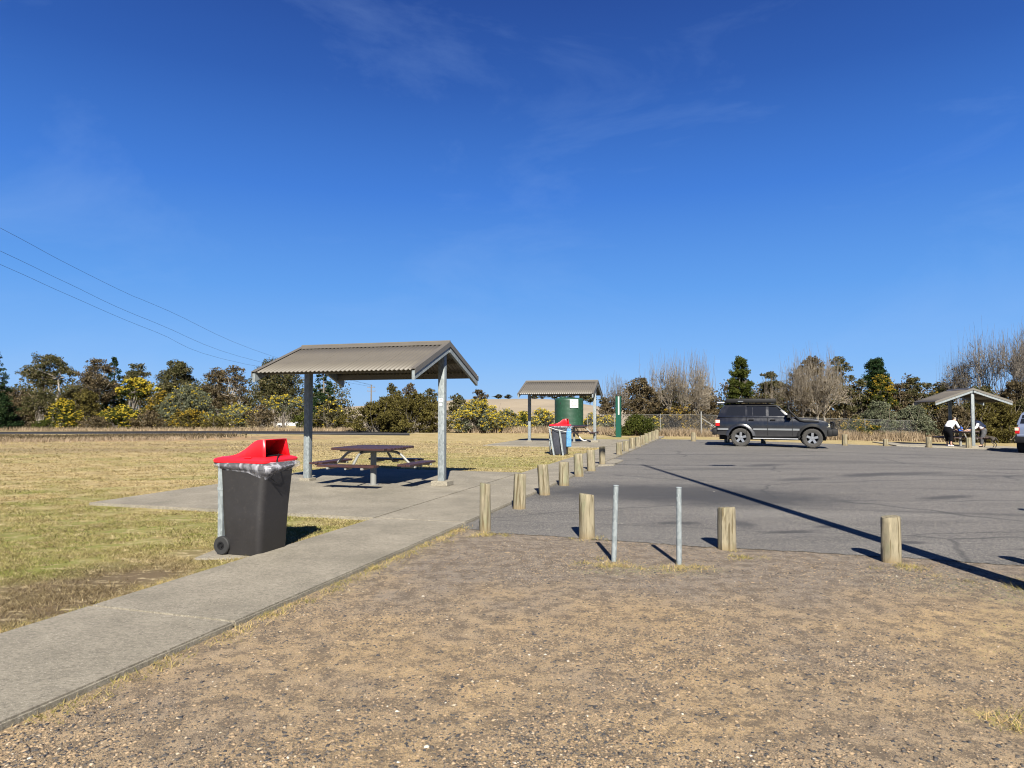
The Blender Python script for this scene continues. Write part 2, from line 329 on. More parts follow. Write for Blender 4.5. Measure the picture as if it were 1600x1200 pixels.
# ---------------------------------------------------------------- setting sheets
def sheet(name, poly, z, m, folds=True, thick=0, parent=None):
    bm = bmesh.new(); vs = [bm.verts.new((p[0], p[1], 0)) for p in poly]; bm.faces.new(vs)
    if thick:
        r = bmesh.ops.extrude_face_region(bm, geom=bm.faces[:]); 
        for v in [g for g in r['geom'] if isinstance(g, bmesh.types.BMVert)]: v.co.z = -thick
    for co, no in (((11, 0, 0), (1, 0, 0)), ((40, 0, 0), (1, 0, 0)), ((0, 60, 0), (0, 1, 0)), ((0, 140, 0), (0, 1, 0))):
        bmesh.ops.bisect_plane(bm, geom=bm.verts[:]+bm.edges[:]+bm.faces[:], plane_co=co, plane_no=no)
    for v in bm.verts: v.co.z += z+gz(v.co.x, v.co.y)
    bmesh.ops.recalc_face_normals(bm, faces=bm.faces[:])
    if not thick:
        for f in bm.faces:
            if f.normal.z < 0: f.normal_flip()
    else:
        es = [e for e in bm.edges if len(e.link_faces) == 2 and e.calc_face_angle(0) > 1 and max(v.co.z-gz(v.co.x, v.co.y) for v in e.verts) > z-.001]
        bmesh.ops.bevel(bm, geom=es, offset=.012, segments=2, affect='EDGES')
    me = bpy.data.meshes.new(name); bm.to_mesh(me); bm.free(); me.materials.append(m)
    o = bpy.data.objects.new(name, me); col.objects.link(o)
    if parent: o.parent = parent
    else: tag(o, kind='structure')
    return o
sheet('ground', [(-1800, -60), (1800, -60), (1800, 3000), (-1800, 3000)], 0, M['ground'])
edge = [G(px, py) for px, py in ((748, 829), (772, 834), (850, 838), (960, 846), (1100, 856), (1220, 862), (1400, 872), (1500, 879), (1600, 886))]
edge = [(p.x, p.y) for p in edge]
fine = []
for i in range(len(edge)-1):
    for k in range(14):
        t_ = k/14; fine.append((edge[i][0]*(1-t_)+edge[i+1][0]*t_, edge[i][1]*(1-t_)+edge[i+1][1]*t_+random.uniform(-.03, .03)))
fine += [edge[-1], (14, 6.3), (60, 4)]
EA = -3.45
sheet('gravel_ground', [AB(EA-.1, -9)[:2], AB(EA-.1, 8.9)[:2]]+[(x, y+.15) for x, y in fine]+[(60, -9)], .006, M['gravel'])
sheet('car_park', fine+[(60, 27.5), (24.9, 33.0), (16.5, 34.6), (8.4, 36.4), AB(EA-.1, 37.8)[:2], AB(EA-.1, 8.6)[:2]], .012, M['asphalt'])
bs = [-4.2, -.4, 4.2, 8.8, 13.4, 18.0, 22.6, 27.2, 31.8, 36.4, 40.5]
for i in range(len(bs)-1):
    b0, b1 = bs[i]+.006, bs[i+1]-.006
    sheet('footpath', [AB(-4.83, b0), AB(EA, b0), AB(EA, b1), AB(-4.83, b1)], .05, M['concrete'], thick=.15)
for off in (0, 19.4):
    sheet('shelter_pad', [AB(-10.2, 8.8+off), AB(-4.85, 8.8+off), AB(-4.85, 16.2+off), AB(-10.2, 16.2+off)], .046, M['concrete'], thick=.15)
sheet('kerb_ramp', [AB(-3.44, 18.9), AB(-3.05, 19.3), AB(-3.05, 21.2), AB(-3.44, 21.6)], .045, M['concrete'], thick=.12)
sheet('bin_pad', [(-3.4, 7.3), (-2.55, 7.34), (-2.5, 7.85), (-3.35, 7.95)], .02, M['concrete'], thick=.1)
F3 = Vector((22.8, 33.7, 0)); U3 = Vector((.27, .963, 0)); V3 = Vector((-.963, .27, 0))
pp = [F3+U3*a+V3*b for a, b in ((-.75, 3.6), (-.75, -3.4), (4.3, -3.4), (4.3, 3.6))]
sheet('shelter_pad', [(p.x, p.y) for p in pp], .05, M['plinth'], thick=.15)
rd = [G(0, 678.6), G(330, 677.6), G(640, 680.5), G(640, 675), G(330, 674.3), G(0, 675.3)]
rd = [(-150, rd[0].y+2)]+[(p.x, p.y) for p in rd]+[(-150, rd[5].y+3)]
rsheet = sheet('road', rd, .04, mat('road_bitumen', (.035, .034, .036), .95, 0, .3, 1.5, spec=.1), thick=.14)
sheet('road_marking', [(-60, 45.5), (-5, 44.4), (-5, 44.55), (-60, 45.65)], .046, M['lineR'])
# hill
hv = []; hf = []; cols_ = 60; rows = 26
for j in range(rows):
    D = 150+j*16
    for i in range(cols_):
        px = -300+i*30; s = min(1, max(0, (D-150)/170)); s = s*s*(3-2*s)
        crest = 624 if px < 800 else 624+max(0, px-860)*.14
        if px < 720: crest = 624+(720-px)*.07
        top = 1.6+(640-crest)*320/FPX
        if D > 330: top *= max(.2, 1-(D-330)/260)
        z = -2.3*(1-s)+top*s+.25*math.sin(px*.021+D*.03)*s
        hv.append(((px-800)/FPX*D, D, z-.3 if j in (0, rows-1) else z))
for j in range(rows-1):
    for i in range(cols_-1): a = j*cols_+i; hf.append((a, a+1, a+1+cols_, a+cols_))
hm = mat('dry_hill_grass', (.37, .295, .195), .95, 0, .3, .05, .4, .5, dirt=(.24, .19, .11))
tag(MB().add(hv, hf).build('hill', hm, smooth=True), kind='structure')

# ---------------------------------------------------------------- gravel stones and grass blades
def stones(name, n, label, yr=(2.3, 9.2), smin=.0022, smax=.013):
    u = rng.random(n*3); y = 1/(1/yr[0]+u*(1/yr[1]-1/yr[0])); x = (rng.random(n*3)*2-1)*y*.82
    a = .954*x-.3*y; bl = a > EA+.02
    xe = np.array([p[0] for p in fine]); ye = np.array([p[1] for p in fine])
    lim = np.interp(x, xe, ye)-.05+rng.exponential(.16, n*3); bl &= y < lim
    pat = np.sin(x*1.7+np.sin(y*2.1)*1.3)+np.sin(y*2.6+x*.8+1)+.7*np.sin(x*5.1-y*3.7)
    bl &= rng.random(n*3) < np.clip(.45+.24*pat, .22, 1)
    x = x[bl][:n]; y = y[bl][:n]; n = len(x)
    s = smin+(smax-smin)*rng.random(n)**7.; s = np.maximum(s, y*.0009*(.6+.6*rng.random(n)))
    octa = np.array([[1, 0, 0], [0, 1, 0], [-1, 0, 0], [0, -1, 0], [0, 0, 1], [0, 0, -1.]])
    P = octa[None]*(.7+.6*rng.random((n, 6, 1)))+rng.normal(0, .16, (n, 6, 3))
    P *= s[:, None, None]*np.stack([1+.6*rng.random(n), np.ones(n), .3+.25*rng.random(n)], 1)[:, None, :]
    an = rng.random(n)*6.28; c, d = np.cos(an), np.sin(an)
    X = P[..., 0]*c[:, None]-P[..., 1]*d[:, None]; Y = P[..., 0]*d[:, None]+P[..., 1]*c[:, None]
    V = np.stack([X+x[:, None], Y+y[:, None], P[..., 2]+.006+.06*s[:, None]], 2).reshape(-1, 3)
    F = np.array([[0, 1, 4], [1, 2, 4], [2, 3, 4], [3, 0, 4], [1, 0, 5], [2, 1, 5], [3, 2, 5], [0, 3, 5]])
    L = (F[None]+6*np.arange(n)[:, None, None]).reshape(-1)
    t = NT('loose_stone'); g = t.n('ShaderNodeNewGeometry').outputs['Random Per Island']; cr = t.n('ShaderNodeValToRGB', i_Fac=g); e = cr.color_ramp.elements; cr.color_ramp.interpolation = 'CONSTANT'
    e[0].color = (.035, .035, .038, 1)
    for q, cc in ((.16, (.065, .058, .052)), (.36, (.12, .095, .07)), (.54, (.19, .135, .085)), (.72, (.25, .18, .11)), (.88, (.29, .21, .13)), (.98, (.34, .28, .2)), (.996, (.45, .41, .34))): e.new(q).color = (*cc, 1)
    e[-1].position = 1
    o = npmesh(name, V, 3, t.bsdf(cr.outputs[0], .85, spec=.3), loops=L)
    tag(o, label, 'gravel', kind='stuff')
stones('loose_gravel', 160000, 'loose grey and tan gravel stones scattered over the sandy ground')
def blades(name, n, label, fn, hmin=.010, hmax=.038, m=None, wid=.0035):
    x, y = fn(n); n = len(x); h = (hmin+(hmax-hmin)*rng.random(n)**1.6)*np.clip(.8+y*.02, 1, 1.6); w = wid*np.maximum(1, y*.16)*(.6+.8*rng.random(n))
    an = rng.random(n)*6.28; lean = rng.normal(0, .9, (n, 2))*h[:, None]
    z0 = -.028*(np.clip(x, 11, 40)-11)
    V = np.zeros((n, 3, 3)); V[:, 0] = np.stack([x-np.cos(an)*w, y-np.sin(an)*w, z0], 1); V[:, 1] = np.stack([x+np.cos(an)*w, y+np.sin(an)*w, z0], 1)
    V[:, 2] = np.stack([x+lean[:, 0], y+lean[:, 1], z0+h], 1)
    return tag(npmesh(name, V, 3, m or M['blade']), label, 'grass', kind='stuff')
def lawn(n):
    u = rng.random(n*3); y = 1/(1/3.6+u*(1/34-1/3.6)); x = -y*.84+rng.random(n*3)*(y*.84+y*.15)
    a = .954*x-.3*y; b = .3*x+.954*y
    ok = (a < -4.83) & ~((a > -10.22) & (b > 8.78) & (b < 16.22)) & ~((a > -10.22) & (b > 28.2) & (b < 35.6)) & ~((x > -3.36) & (x < -2.55) & (y > 7.36) & (y < 7.85))
    dm = ((x+3.9)/.8)**2+((y-5.6)/1.6)**2 < 1; ok &= ~(dm & (rng.random(n*3) < .6))
    ok &= (rng.random(n*3) < .5+.35*np.sin(x*4.3+np.sin(y*5.1)*1.5)+.3*np.sin(y*6.3-x*2.1+np.sin(x*9)))
    return x[ok][:n], y[ok][:n]
blades('lawn_grass', 300000, 'short dry straw and green lawn grass left of the concrete footpath', lawn)
def tufts(n):
    cx = [];
    for k in range(130):
        b = rng.uniform(2.6, 8.7); q = AB(EA+abs(rng.normal(0, .07))+.01, b); cx.append((q[0], q[1], .05))
    for k in range(26):
        b = rng.uniform(9.6, 15.8); q = AB(-4.84, b); cx.append((q[0], q[1], .012))
    for k in range(100):
        b = rng.uniform(2.6, 8.8); q = AB(-4.85-abs(rng.normal(0, .05)), b); cx.append((q[0], q[1], .05))
    for (qx, qy, r, m_) in ((1.06, 7.05, .3, 22), (1.72, 6.92, .24, 16), (3.95, 6.95, .22, 12), (2.5, 7.4, .3, 8), (5.1, 5.9, 1.1, 60), (-.33, 8.7, .2, 12), (.95, 8.4, .2, 6), (5.9, 7.2, .5, 16), (2.6, 3.55, .16, 8)):
        for k in range(m_): cx.append((qx+rng.normal(0, r*.6), qy+rng.normal(0, r*.35), .04))
    cx = np.array(cx); i = rng.integers(0, len(cx), n)
    return cx[i, 0]+rng.normal(0, 1, n)*cx[i, 2], cx[i, 1]+rng.normal(0, 1, n)*cx[i, 2]
tm = leafmat('tuft_grass', [(.12, .13, .03), (.34, .27, .10), (.48, .36, .18), (.40, .28, .13)])
blades('grass_tufts', 15000, 'dry yellow and green grass tufts growing through gravel along kerb and posts', tufts, .01, .05, tm, .003)

# ---------------------------------------------------------------- shelters
def shelter(label, loc, rz, sign=False, plate=False):
    t = thing('picnic_shelter', label, 'shelter', loc, rz, 'gabled picnic shelters around the car park')
    HW, ZE, ZR, X0, X1 = 1.65, 2.29, 2.93, -.13, 3.38
    def sz(y): return ZR-(ZR-ZE)*abs(y)/HW
    per = .0945; n = int((X1-X0)/per*8)
    for s in (-1, 1):
        V = []; F = []
        ys = [s*.02, s*.55, s*1.1, s*HW]
        for y in ys:
            for i in range(n+1):
                x = X0+(X1-X0)*i/n; V.append((x, y, sz(y)+.011*math.sin(2*math.pi*(x-X0)/per)))
        for j in range(3):
            for i in range(n): a = j*(n+1)+i; F.append((a, a+1, a+n+2, a+n+1))
        o = MB().add(V, F).build('roof_sheet', M['roof'], t, smooth=True); md = o.modifiers.new('s', 'SOLIDIFY'); md.thickness = .004
        mb = MB()
        for k in (1, 2, 3, 4): 
            xs = X0+per*(round(k*(X1-X0)/4.6/per)+.25); 
            mb.add([(xs, s*.2, sz(.2)+.0135), (xs+.008, s*.2, sz(.2)+.0135), (xs+.008, s*HW, ZE+.0135), (xs, s*HW, ZE+.0135)], [(0, 1, 2, 3)])
        mb.build('sheet_lap', M['roofdark'], o)
    # ridge cap
    c = MB(); w = .15
    for s in (-1, 1):
        c.add([(X0-.02, 0, ZR+.04), (X1+.02, 0, ZR+.04), (X1+.02, s*w, sz(w)+.024), (X0-.02, s*w, sz(w)+.024), (X0-.02, 0, ZR+.034), (X1+.02, 0, ZR+.034), (X1+.02, s*w, sz(w)+.014), (X0-.02, s*w, sz(w)+.014)], [(0, 1, 2, 3), (4, 7, 6, 5), (3, 2, 6, 7), (0, 3, 7, 4), (1, 5, 6, 2)])
    c.tube([(X0-.02, 0, ZR+.035), (X1+.02, 0, ZR+.035)], .022, 8); c.build('ridge_cap', M['roof'], t)
    L = math.hypot(HW, ZR-ZE); ang = math.atan2(ZR-ZE, HW)
    for xe, sg in ((X0, -1), (X1, 1)):
        for s in (-1, 1):
            # barge capping: thin folded strip over the sheet edge
            def quad(mb, x0, x1, za, zb, y0=.0, y1=HW+.02):
                v = []
                for yy in (y0, y1):
                    zz = ZR-(ZR-ZE)*yy/HW
                    for x, dz in ((x0, za), (x1, za), (x1, zb), (x0, zb)): v.append((x, s*yy, zz+dz))
                mb.add(v, [(0, 1, 2, 3), (7, 6, 5, 4), (0, 4, 5, 1), (1, 5, 6, 2), (2, 6, 7, 3), (3, 7, 4, 0)])
            b = MB(); quad(b, xe+sg*.030, xe+sg*.022, -.075, .030); quad(b, xe+sg*.0215, xe-sg*.07, .022, .029); b.build('barge_board', M['roof'], t)
            r = MB(); quad(r, xe+sg*.012, xe-sg*.045, -.185, -.022, .02, HW+.005); r.build('rafter', M['galv'], t)
    for s in (-1, 1):
        p = MB(); y = s*(HW-.27); zt = sz(y)-.018; p.box(X0+.05, X1-.05, y-.025, y+.025, zt-.12, zt); 
        p.build('purlin', M['roofdark'], t)
        p = MB(); y = s*.75; zt = sz(y)-.018; p.box(X0+.05, X1-.05, y-.02, y+.02, zt-.08, zt); p.build('purlin', M['roofdark'], t)
    p = MB().box(X0+.05, X1-.05, -.04, .04, ZR-.2, ZR-.07); p.build('ridge_beam', M['galv'], t)
    for x in (0.02, 3.22):
        o = MB().box(x-.07, x+.07, -.07, .07, .0, ZR-.16, b=.012).build('post', M['galv'], t, smooth=True)
        for k in range(14):
            pass
        if x < 1: MB().box(x-.19, x+.17, -.17, .19, .0, .10, b=.01).build('plinth', M['plinth'], t)
        else: MB().box(x-.13, x+.13, -.13, .13, .0, .058, b=.004).build('base_plate', M['plinth'], t)
        if sign and x < 1:
            a = MB().box(x-.045, x+.048, .071, .074, 1.72, 1.79).build('notice_plate', M['white'], o)
            MB().box(x-.03, x+.03, .0745, .0755, 1.745, 1.765).build('notice_text', M['trim'], a)
            MB().box(x-.045, x+.048, .071, .074, 1.615, 1.70).build('notice_plate', M['galv'], o)
            MB().lathe([(0, .0), (.032, .0), (.032, .003), (0, .003)], 20, Matrix.Translation((x, .078, 1.66)) @ Matrix.Rotation(R(90), 4, 'X')).build('round_symbol', M['white'], o)
    return t
R1 = (-1.42, 14.05, .045)
s1 = shelter('nearest galvanised steel picnic shelter, taupe gable roof, behind the red lidded bin', R1, math.atan2(.3, -.954), sign=True)
s2 = shelter('second picnic shelter along the footpath, in front of the green water tank', (3.97, 32.5, .04), math.atan2(.256, -.967))
s3 = shelter('far picnic shelter across the car park with its gable end facing us and people below', (F3.x, F3.y, gz(F3.x, F3.y)+.04), math.atan2(.963, .27))

# ---------------------------------------------------------------- picnic tables
def picnic_table(label, loc, rz):
    t = thing('picnic_table', label, 'picnic table', loc, rz, 'square pedestal picnic tables under the shelters')
    H = .665; b = MB(); n = 10; w = 2*H/n
    for i in range(n):
        y0 = -H+i*w+.004; y1 = y0+w-.008; cut = max(0, abs((y0+y1)/2)-H+.14)
        b.box(-H+cut, H-cut, y0, y1, .745, .785, b=.004)
    b.build('table_top', M['slat'], t); MB().box(-.52, .52, -.45, -.39, .705, .742).build('top_bearer', M['pole'], t); MB().box(-.52, .52, .39, .45, .705, .742).build('top_bearer', M['pole'], t)
    MB().lathe([(0, .0), (.11, .0), (.11, .012), (.062, .012), (.062, .71), (.16, .71), (.16, .742), (0, .742)], 24).build('pedestal', M['pole'], t, smooth=True)
    for k in range(4):
        Mx = Matrix.Rotation(k*math.pi/2, 4, 'Z'); s = MB(); 
        for j in range(3): s.box(.84+j*.098, .84+j*.098+.09, -.62+.03*(j == 0), .62-.03*(j == 0), .445, .483, Mx, b=.004)
        seat = s.build('bench_seat', M['slat'], t)
        MB().box(.83, 1.14, -.40, -.35, .405, .442, Mx).build('seat_bracket', M['pole'], seat); MB().box(.83, 1.14, .35, .40, .405, .442, Mx).build('seat_bracket', M['pole'], seat)
        pts = [(.05, 0, .69), (.38, 0, .70), (.52, 0, .685), (.62, 0, .64), (.70, 0, .57), (.79, 0, .485), (.88, 0, .425), (1.1, 0, .42)]
        MB().tube([Mx @ Vector(p) for p in pts], .026, 10).build('curved_arm', M['pole'], t, smooth=True)
    return t
tz = math.atan2(.3, -.954)
T1 = picnic_table('maroon slatted picnic table with four benches under the nearest shelter', (-2.87, 14.15, .046), tz)
T2 = copy_tree(T1, (3.0+.95*0, 33.0, .046), tz, 'picnic table in shade under the second shelter, behind the bin with a blue bag')
t3 = F3+U3*1.75; T3 = copy_tree(T1, (t3.x, t3.y, gz(t3.x, t3.y)+.05), R(74.3), 'dark picnic table the two people lean over under the far shelter')

# ---------------------------------------------------------------- bins
def rrect(hx, hy, r, n=6):
    pts = []
    for cx, cy, a0 in ((hx-r, hy-r, 0), (-hx+r, hy-r, 90), (-hx+r, -hy+r, 180), (hx-r, -hy+r, 270)):
        for k in range(n+1): a = R(a0+90*k/n); pts.append((cx+r*math.cos(a), cy+r*math.sin(a)))
    return pts
def loft(secs, cap0=True, cap1=True):
    m = MB(); n = len(secs[0]); v = [p for s in secs for p in s]; f = []
    for i in range(len(secs)-1):
        for k in range(n): f.append((i*n+k, i*n+(k+1) % n, (i+1)*n+(k+1) % n, (i+1)*n+k))
    if cap0: f.append(tuple(range(n))[::-1])
    if cap1: f.append(tuple((len(secs)-1)*n+k for k in range(n)))
    return m.add(v, f)
def wheelie_bin(label, loc, rz, bm_, seed=1, bag=False):
    t = thing('wheelie_bin', label, 'bin', loc, rz, 'wheelie bins with red hooded lids'); rr = random.Random(seed)
    secs = []
    for z, hx, hy, ox, r in ((.0, .222, .232, .0, .05), (.03, .238, .246, .0, .07), (.5, .268, .258, .0, .075), (.86, .294, .268, .01, .075), (.93, .30, .272, .012, .075), (.935, .315, .287, .012, .08), (1.0, .32, .29, .012, .08)):
        secs.append([(x+ox, y, z) for x, y in rrect(hx, hy, r)])
    body = loft(secs, True, False).build('body', bm_, t, smooth=True)
    MB().box(-.2, -.14, -.2, .2, .06, .1).build('axle_housing', bm_, body)
    MB().tube([(-.36, -.2, .97), (-.40, -.2, .99), (-.40, .2, .99), (-.36, .2, .97)], .014, 8).build('handle', M['black'], t, smooth=True)
    MB().box(-.055, -.012, -.262, -.2585, .80, .815).build('maker_plate', M['white'], body)
    for s in (-1, 1):
        W = Matrix.Translation((-.235, s*.255, .10)) @ Matrix.Rotation(R(90)*s, 4, 'X')
        w = MB().lathe([(.045, -.028), (.092, -.028), (.10, -.018), (.10, .018), (.092, .028), (.06, .028), (.055, .016), (.0, .016)], 28, W).build('wheel', M['rubber'], t, smooth=True)
        MB().lathe([(0, .0165), (.018, .0165), (.018, -.03), (0, -.03)], 14, W).lathe([(.028, -.0285), (.042, -.0285), (.042, -.022), (.028, -.022)], 20, W).build('hub', M['black'], w, smooth=True)
    # lid
    def ring(hx, hy, z, ox=0, r=.09): return [(x+ox-.01, y, z) for x, y in rrect(hx, hy, r)]
    lid = loft([ring(.358, .315, 1.005), ring(.362, .318, 1.03), ring(.350, .306, 1.045), ring(.30, .26, 1.062), ring(.15, .14, 1.07)]).build('lid', M['red'], t, smooth=True)
    prof = [(-.24, 1.055), (-.15, 1.075), (-.07, 1.10), (.0, 1.14), (.06, 1.188), (.11, 1.228), (.15, 1.247), (.20, 1.252), (.25, 1.252)]
    hv = []; hf = []; W_ = .185
    for (x, z) in prof:
        k = (z-1.055)/.2; w0 = W_+.05*(1-k)
        hv += [(x+.03, -w0-.03, 1.05), (x, -w0, z), (x, w0, z), (x+.03, w0+.03, 1.05)]
    for i in range(len(prof)-1):
        for k in range(3): a = i*4+k; hf.append((a, a+1, a+5, a+4))
    h = MB().add(hv, hf).build('hood', M['red'], lid, smooth=True); md = h.modifiers.new('s', 'SOLIDIFY'); md.thickness = .008; md.offset = -1
    MB().box(.06, .15, -.298, -.262, 1.058, 1.07, b=.004).build('latch', M['red'], lid)
    MB().add([(.262, -.17, 1.072), (.262, .17, 1.072), (.0, .14, 1.074), (.0, -.14, 1.074)], [(0, 1, 2, 3)]).build('dark_opening', M['black'], lid)
    # liner skirt
    secs = []; N = 96
    def sup(a, hx, hy):
        c, s = math.cos(a), math.sin(a); e = .42; return (hx*math.copysign(abs(c)**e, c), hy*math.copysign(abs(s)**e, s))
    ph = [rr.random()*6 for _ in range(6)]
    for j in range(9):
        q = j/8; s = []
        for k in range(N):
            a = 2*math.pi*k/N; drop = .075+.085*math.exp(-((a-5.45)/.75)**2)+.012*math.sin(2*a+ph[0])
            fl = .012+.05*math.sin(math.pi*min(1, q*1.15))*(1+.4*math.sin(3*a+ph[1]))-.028*q*q+.07*math.exp(-(min(abs(a), 6.283-abs(a))/.5)**2)*math.sin(math.pi*(.2+.7*q))
            wr = .008*math.sin(15*a+ph[2]+2*q)+.003*math.sin(31*a+ph[3]-3*q)
            x, y = sup(a, .322+fl+wr*q, .293+fl*.8+wr*q); s.append((x+.01, y, 1.012-drop*q*1.15+.006*math.sin(9*a+ph[4])*q))
        secs.append(s)
    loft(secs, False, False).build('liner', M['film'], t, smooth=True)
    if not bag:
        pts = [(.27, .02, 1.085), (.31, -.04, 1.08), (.36, -.13, 1.03), (.39, -.16, .97), (.37, -.17, .9), (.33, -.19, .84), (.36, -.13, .79)]
        MB().tube(pts, .0065, 6).build('bungee_cord', M['black'], t, smooth=True)
    return t
bz = math.atan2(-.208, .978)
wheelie_bin('charcoal wheelie bin with red hooded lid and clear liner, nearest, at the footpath edge', (-2.86, 7.66, .02), R(-18), M['bin'], 3)
B2 = Vector((1.77, 23.9, .01)); B2 = G(876, 710.5); B2.z = .02
wheelie_bin('farther slate wheelie bin with red lid and blue bag, beside the second shelter', (B2.x, B2.y, B2.z), R(-14), M['bin2'], 8, bag=True)
# near bin post
p = G(346, 846); o = MB().box(-.032, .032, -.032, .032, 0, .94, b=.003).box(-.036, .036, -.036, .036, .62, .66).build('bin_post', M['galv']); o.location = (p.x, p.y, 0); o.rotation_euler = (0, R(-.6), bz)
tag(o, 'square galvanised bin post standing left behind the nearest bin', 'post')
# far bin frame
fr = thing('bin_stand', 'pale steel bin stand of three legs round the bin with the blue bag', 'bin stand', (B2.x, B2.y, .0), R(-14))
for (x0, y0, x1, y1, zt) in ((-.42, .26, -.44, .26, .98), (-.16, -.42, -.34, -.30, .93), (.16, -.40, .02, -.33, .90)):
    MB().box(-.028, .028, -.028, .028, 0, 1, Matrix.Translation((x0, y0, 0)) @ Matrix(((1, 0, (x1-x0), 0), (0, 1, (y1-y0), 0), (0, 0, zt, 0), (0, 0, 0, 1)))).build('leg', M['galv'], fr)
MB().tube([(-.42, .28, .97), (-.38, -.3, .99), (-.1, -.37, .9), (.2, -.37, .84), (.38, -.3, .80), (.4, .2, .86)], .011, 6).build('rope', M['rope'], fr)
tag(MB().box(.26, .44, -.36, -.30, .30, .86, b=.025).box(.28, .43, -.35, -.29, .84, .94, b=.02).build('blue_bag', M['blue']), 'light blue plastic bag hanging on the farther bin', 'bag')
bb = bpy.data.objects['blue_bag']; bb.location = fr.location; bb.rotation_euler = (0, 0, R(-14)); bb.data.materials[0] = mat('light_blue_film', (.12, .34, .62), .35, 0, .4, 12, .6, .02)
st = MB().tube([(.35, -.1, .92), (.5, -.1, .86), (.62, -.1, .72), (.70, -.1, .62)], [.02, .035, .03, .012], 7).build('loose_strap', M['black'], fr)
MB().tube([(.68, -.1, .645), (.76, -.1, .55), (.86, -.1, .51), (.95, -.1, .53)], [.02, .024, .02, .006], 7).build('strap_end', M['white'], fr)

# ---------------------------------------------------------------- bollards, steel posts
def bollard_mesh(seed, r=.1, h=.55):
    rr = random.Random(seed); n = 20; v = []; f = []; zs = [-.1, 0, .08, .2, .35, .48, h-.02, h]; prof = [1+rr.uniform(-.05, .05) for _ in range(n)]
    cr = [rr.randrange(n) for _ in range(3)]
    for j, z in enumerate(zs):
        for k in range(n):
            a = 2*math.pi*k/n; q = r*prof[k]*(1+.02*rr.uniform(-1, 1))*(.94 if j == len(zs)-1 else 1)*(1.03-.05*z/h)
            if k in cr: q *= .88
            v.append((q*math.cos(a), q*math.sin(a), z+(.012*math.sin(a+seed) if j >= 6 else 0)))
    for j in range(len(zs)-1):
        for k in range(n): f.append((j*n+k, j*n+(k+1) % n, (j+1)*n+(k+1) % n, (j+1)*n+k))
    f.append(tuple((len(zs)-1)*n+k for k in range(n)))
    o = MB().add(v, f).build('timber_bollard', M['wood'], smooth=True); return o
ORD = ['first', 'second', 'third', 'fourth', 'fifth', 'sixth', 'seventh', 'eighth', 'ninth']
protos = [bollard_mesh(i*5+1) for i in range(4)]; used = [False]*4
def bollard(px, py, wpx, hpx, label, group, tilt=(0, 0), pos=None):
    i = random.randrange(4)
    p = pos or G(px, py)
    o = protos[i] if not used[i] else protos[i].copy()
    if used[i]: col.objects.link(o)
    used[i] = True
    D = p.y; r = wpx*D/FPX/2; h = hpx*D/FPX
    o.location = (p.x*(1+r*.8/p.y), p.y+r*.8, p.z); o.scale = (r/.1, r/.1, h/.55); o.rotation_euler = (R(tilt[0]), R(tilt[1]), random.random()*6)
    if tilt != (0, 0): o.rotation_euler = (R(tilt[0]), R(tilt[1]), 0)
    tag(o, label, 'bollard', group); return o
row = [(758, 832, 17, 75), (811, 797, 20, 55), (851, 775, 17.5, 48), (881, 760, 16, 37), (905, 745.5, 14.5, 36), (924, 737, 13, 33), (941, 728, 9.5, 30)]
g1 = 'timber bollards along the footpath, near part of the row'
for i, (x, y, w, h) in enumerate(row):
    lab = ['tall slim timber bollard at the kerb corner where gravel meets asphalt', 'second bollard from the near end of the footpath row, leaning right'][i] if i < 2 else f'{ORD[i]} bollard from the near end of the footpath row, before the ramp gap'
    bollard(x, y, w, h, lab, g1, (0, [0, 2, -4, 0, -2.5, -2, 0][i]))
row2 = [(967.6, 712.5, 9.5, 21), (978, 707.3, 9.5, 18), (987.6, 702.7, 10, 18.3), (997, 699.5, 9, 16.5), (1004, 696.4, 7.5, 16), (1010, 693.5, 7, 16), (1015, 691, 6, 15.5), (1020.5, 688.5, 6, 15), (1026, 686.8, 6.5, 15)]
for i, (x, y, w, h) in enumerate(row2):
    bollard(x, y, w, h, f'{ORD[i]} timber bollard past the kerb ramp gap in the footpath row', 'timber bollards along the footpath, far part of the row')
for a in ((917, 843, 24, 69, 'thick cracked timber bollard in gravel, left of the two steel posts'), (1136, 861, 27.5, 66, 'thick pale timber bollard in gravel, just right of the two steel posts'), (1392, 881, 29, 71, 'thick split timber bollard in gravel at the right by the long pole shadow')):
    bollard(*a, 'thick timber bollards on the gravel edge')
bollard(0, 0, 30, 70, 'timber bollard beyond the right edge of the picture on the gravel', 'thick timber bollards on the gravel edge', pos=Vector((5.3, 6.75, 0)))
bollard(0, 0, 24, 90, 'unseen tall bollard shape beyond the right edge, added to cast a shadow into view', 'unseen bollard shape added for its shadow', pos=Vector((8.15, 9.75, 0)))  # stand-in for an unknown tall object out of view, added to cast its shadow
for a in ((1083.5, 690, 7.5, 14, 'short timber bollard on far edge, left of the dark four wheel drive'), (1136, 692, 8, 14, 'timber bollard behind the rear of the dark four wheel drive'), (1193, 693.5, 8, 14, 'timber bollard seen beneath the dark four wheel drive sills'),
          (1320, 696.5, 8, 17.5, 'timber bollard on far edge just right of the dark four wheel drive'), (1384, 697.5, 7.5, 11, 'lowest timber bollard on the far edge, under the grey shrubs'), (1451.5, 699.5, 8.5, 16.5, 'timber bollard on far edge left of the far shelter'), (1514, 701.5, 8, 17.5, 'mossy timber bollard against the front post of the far shelter')):
    bollard(*a, 'short timber bollards on the far edge of the car park')
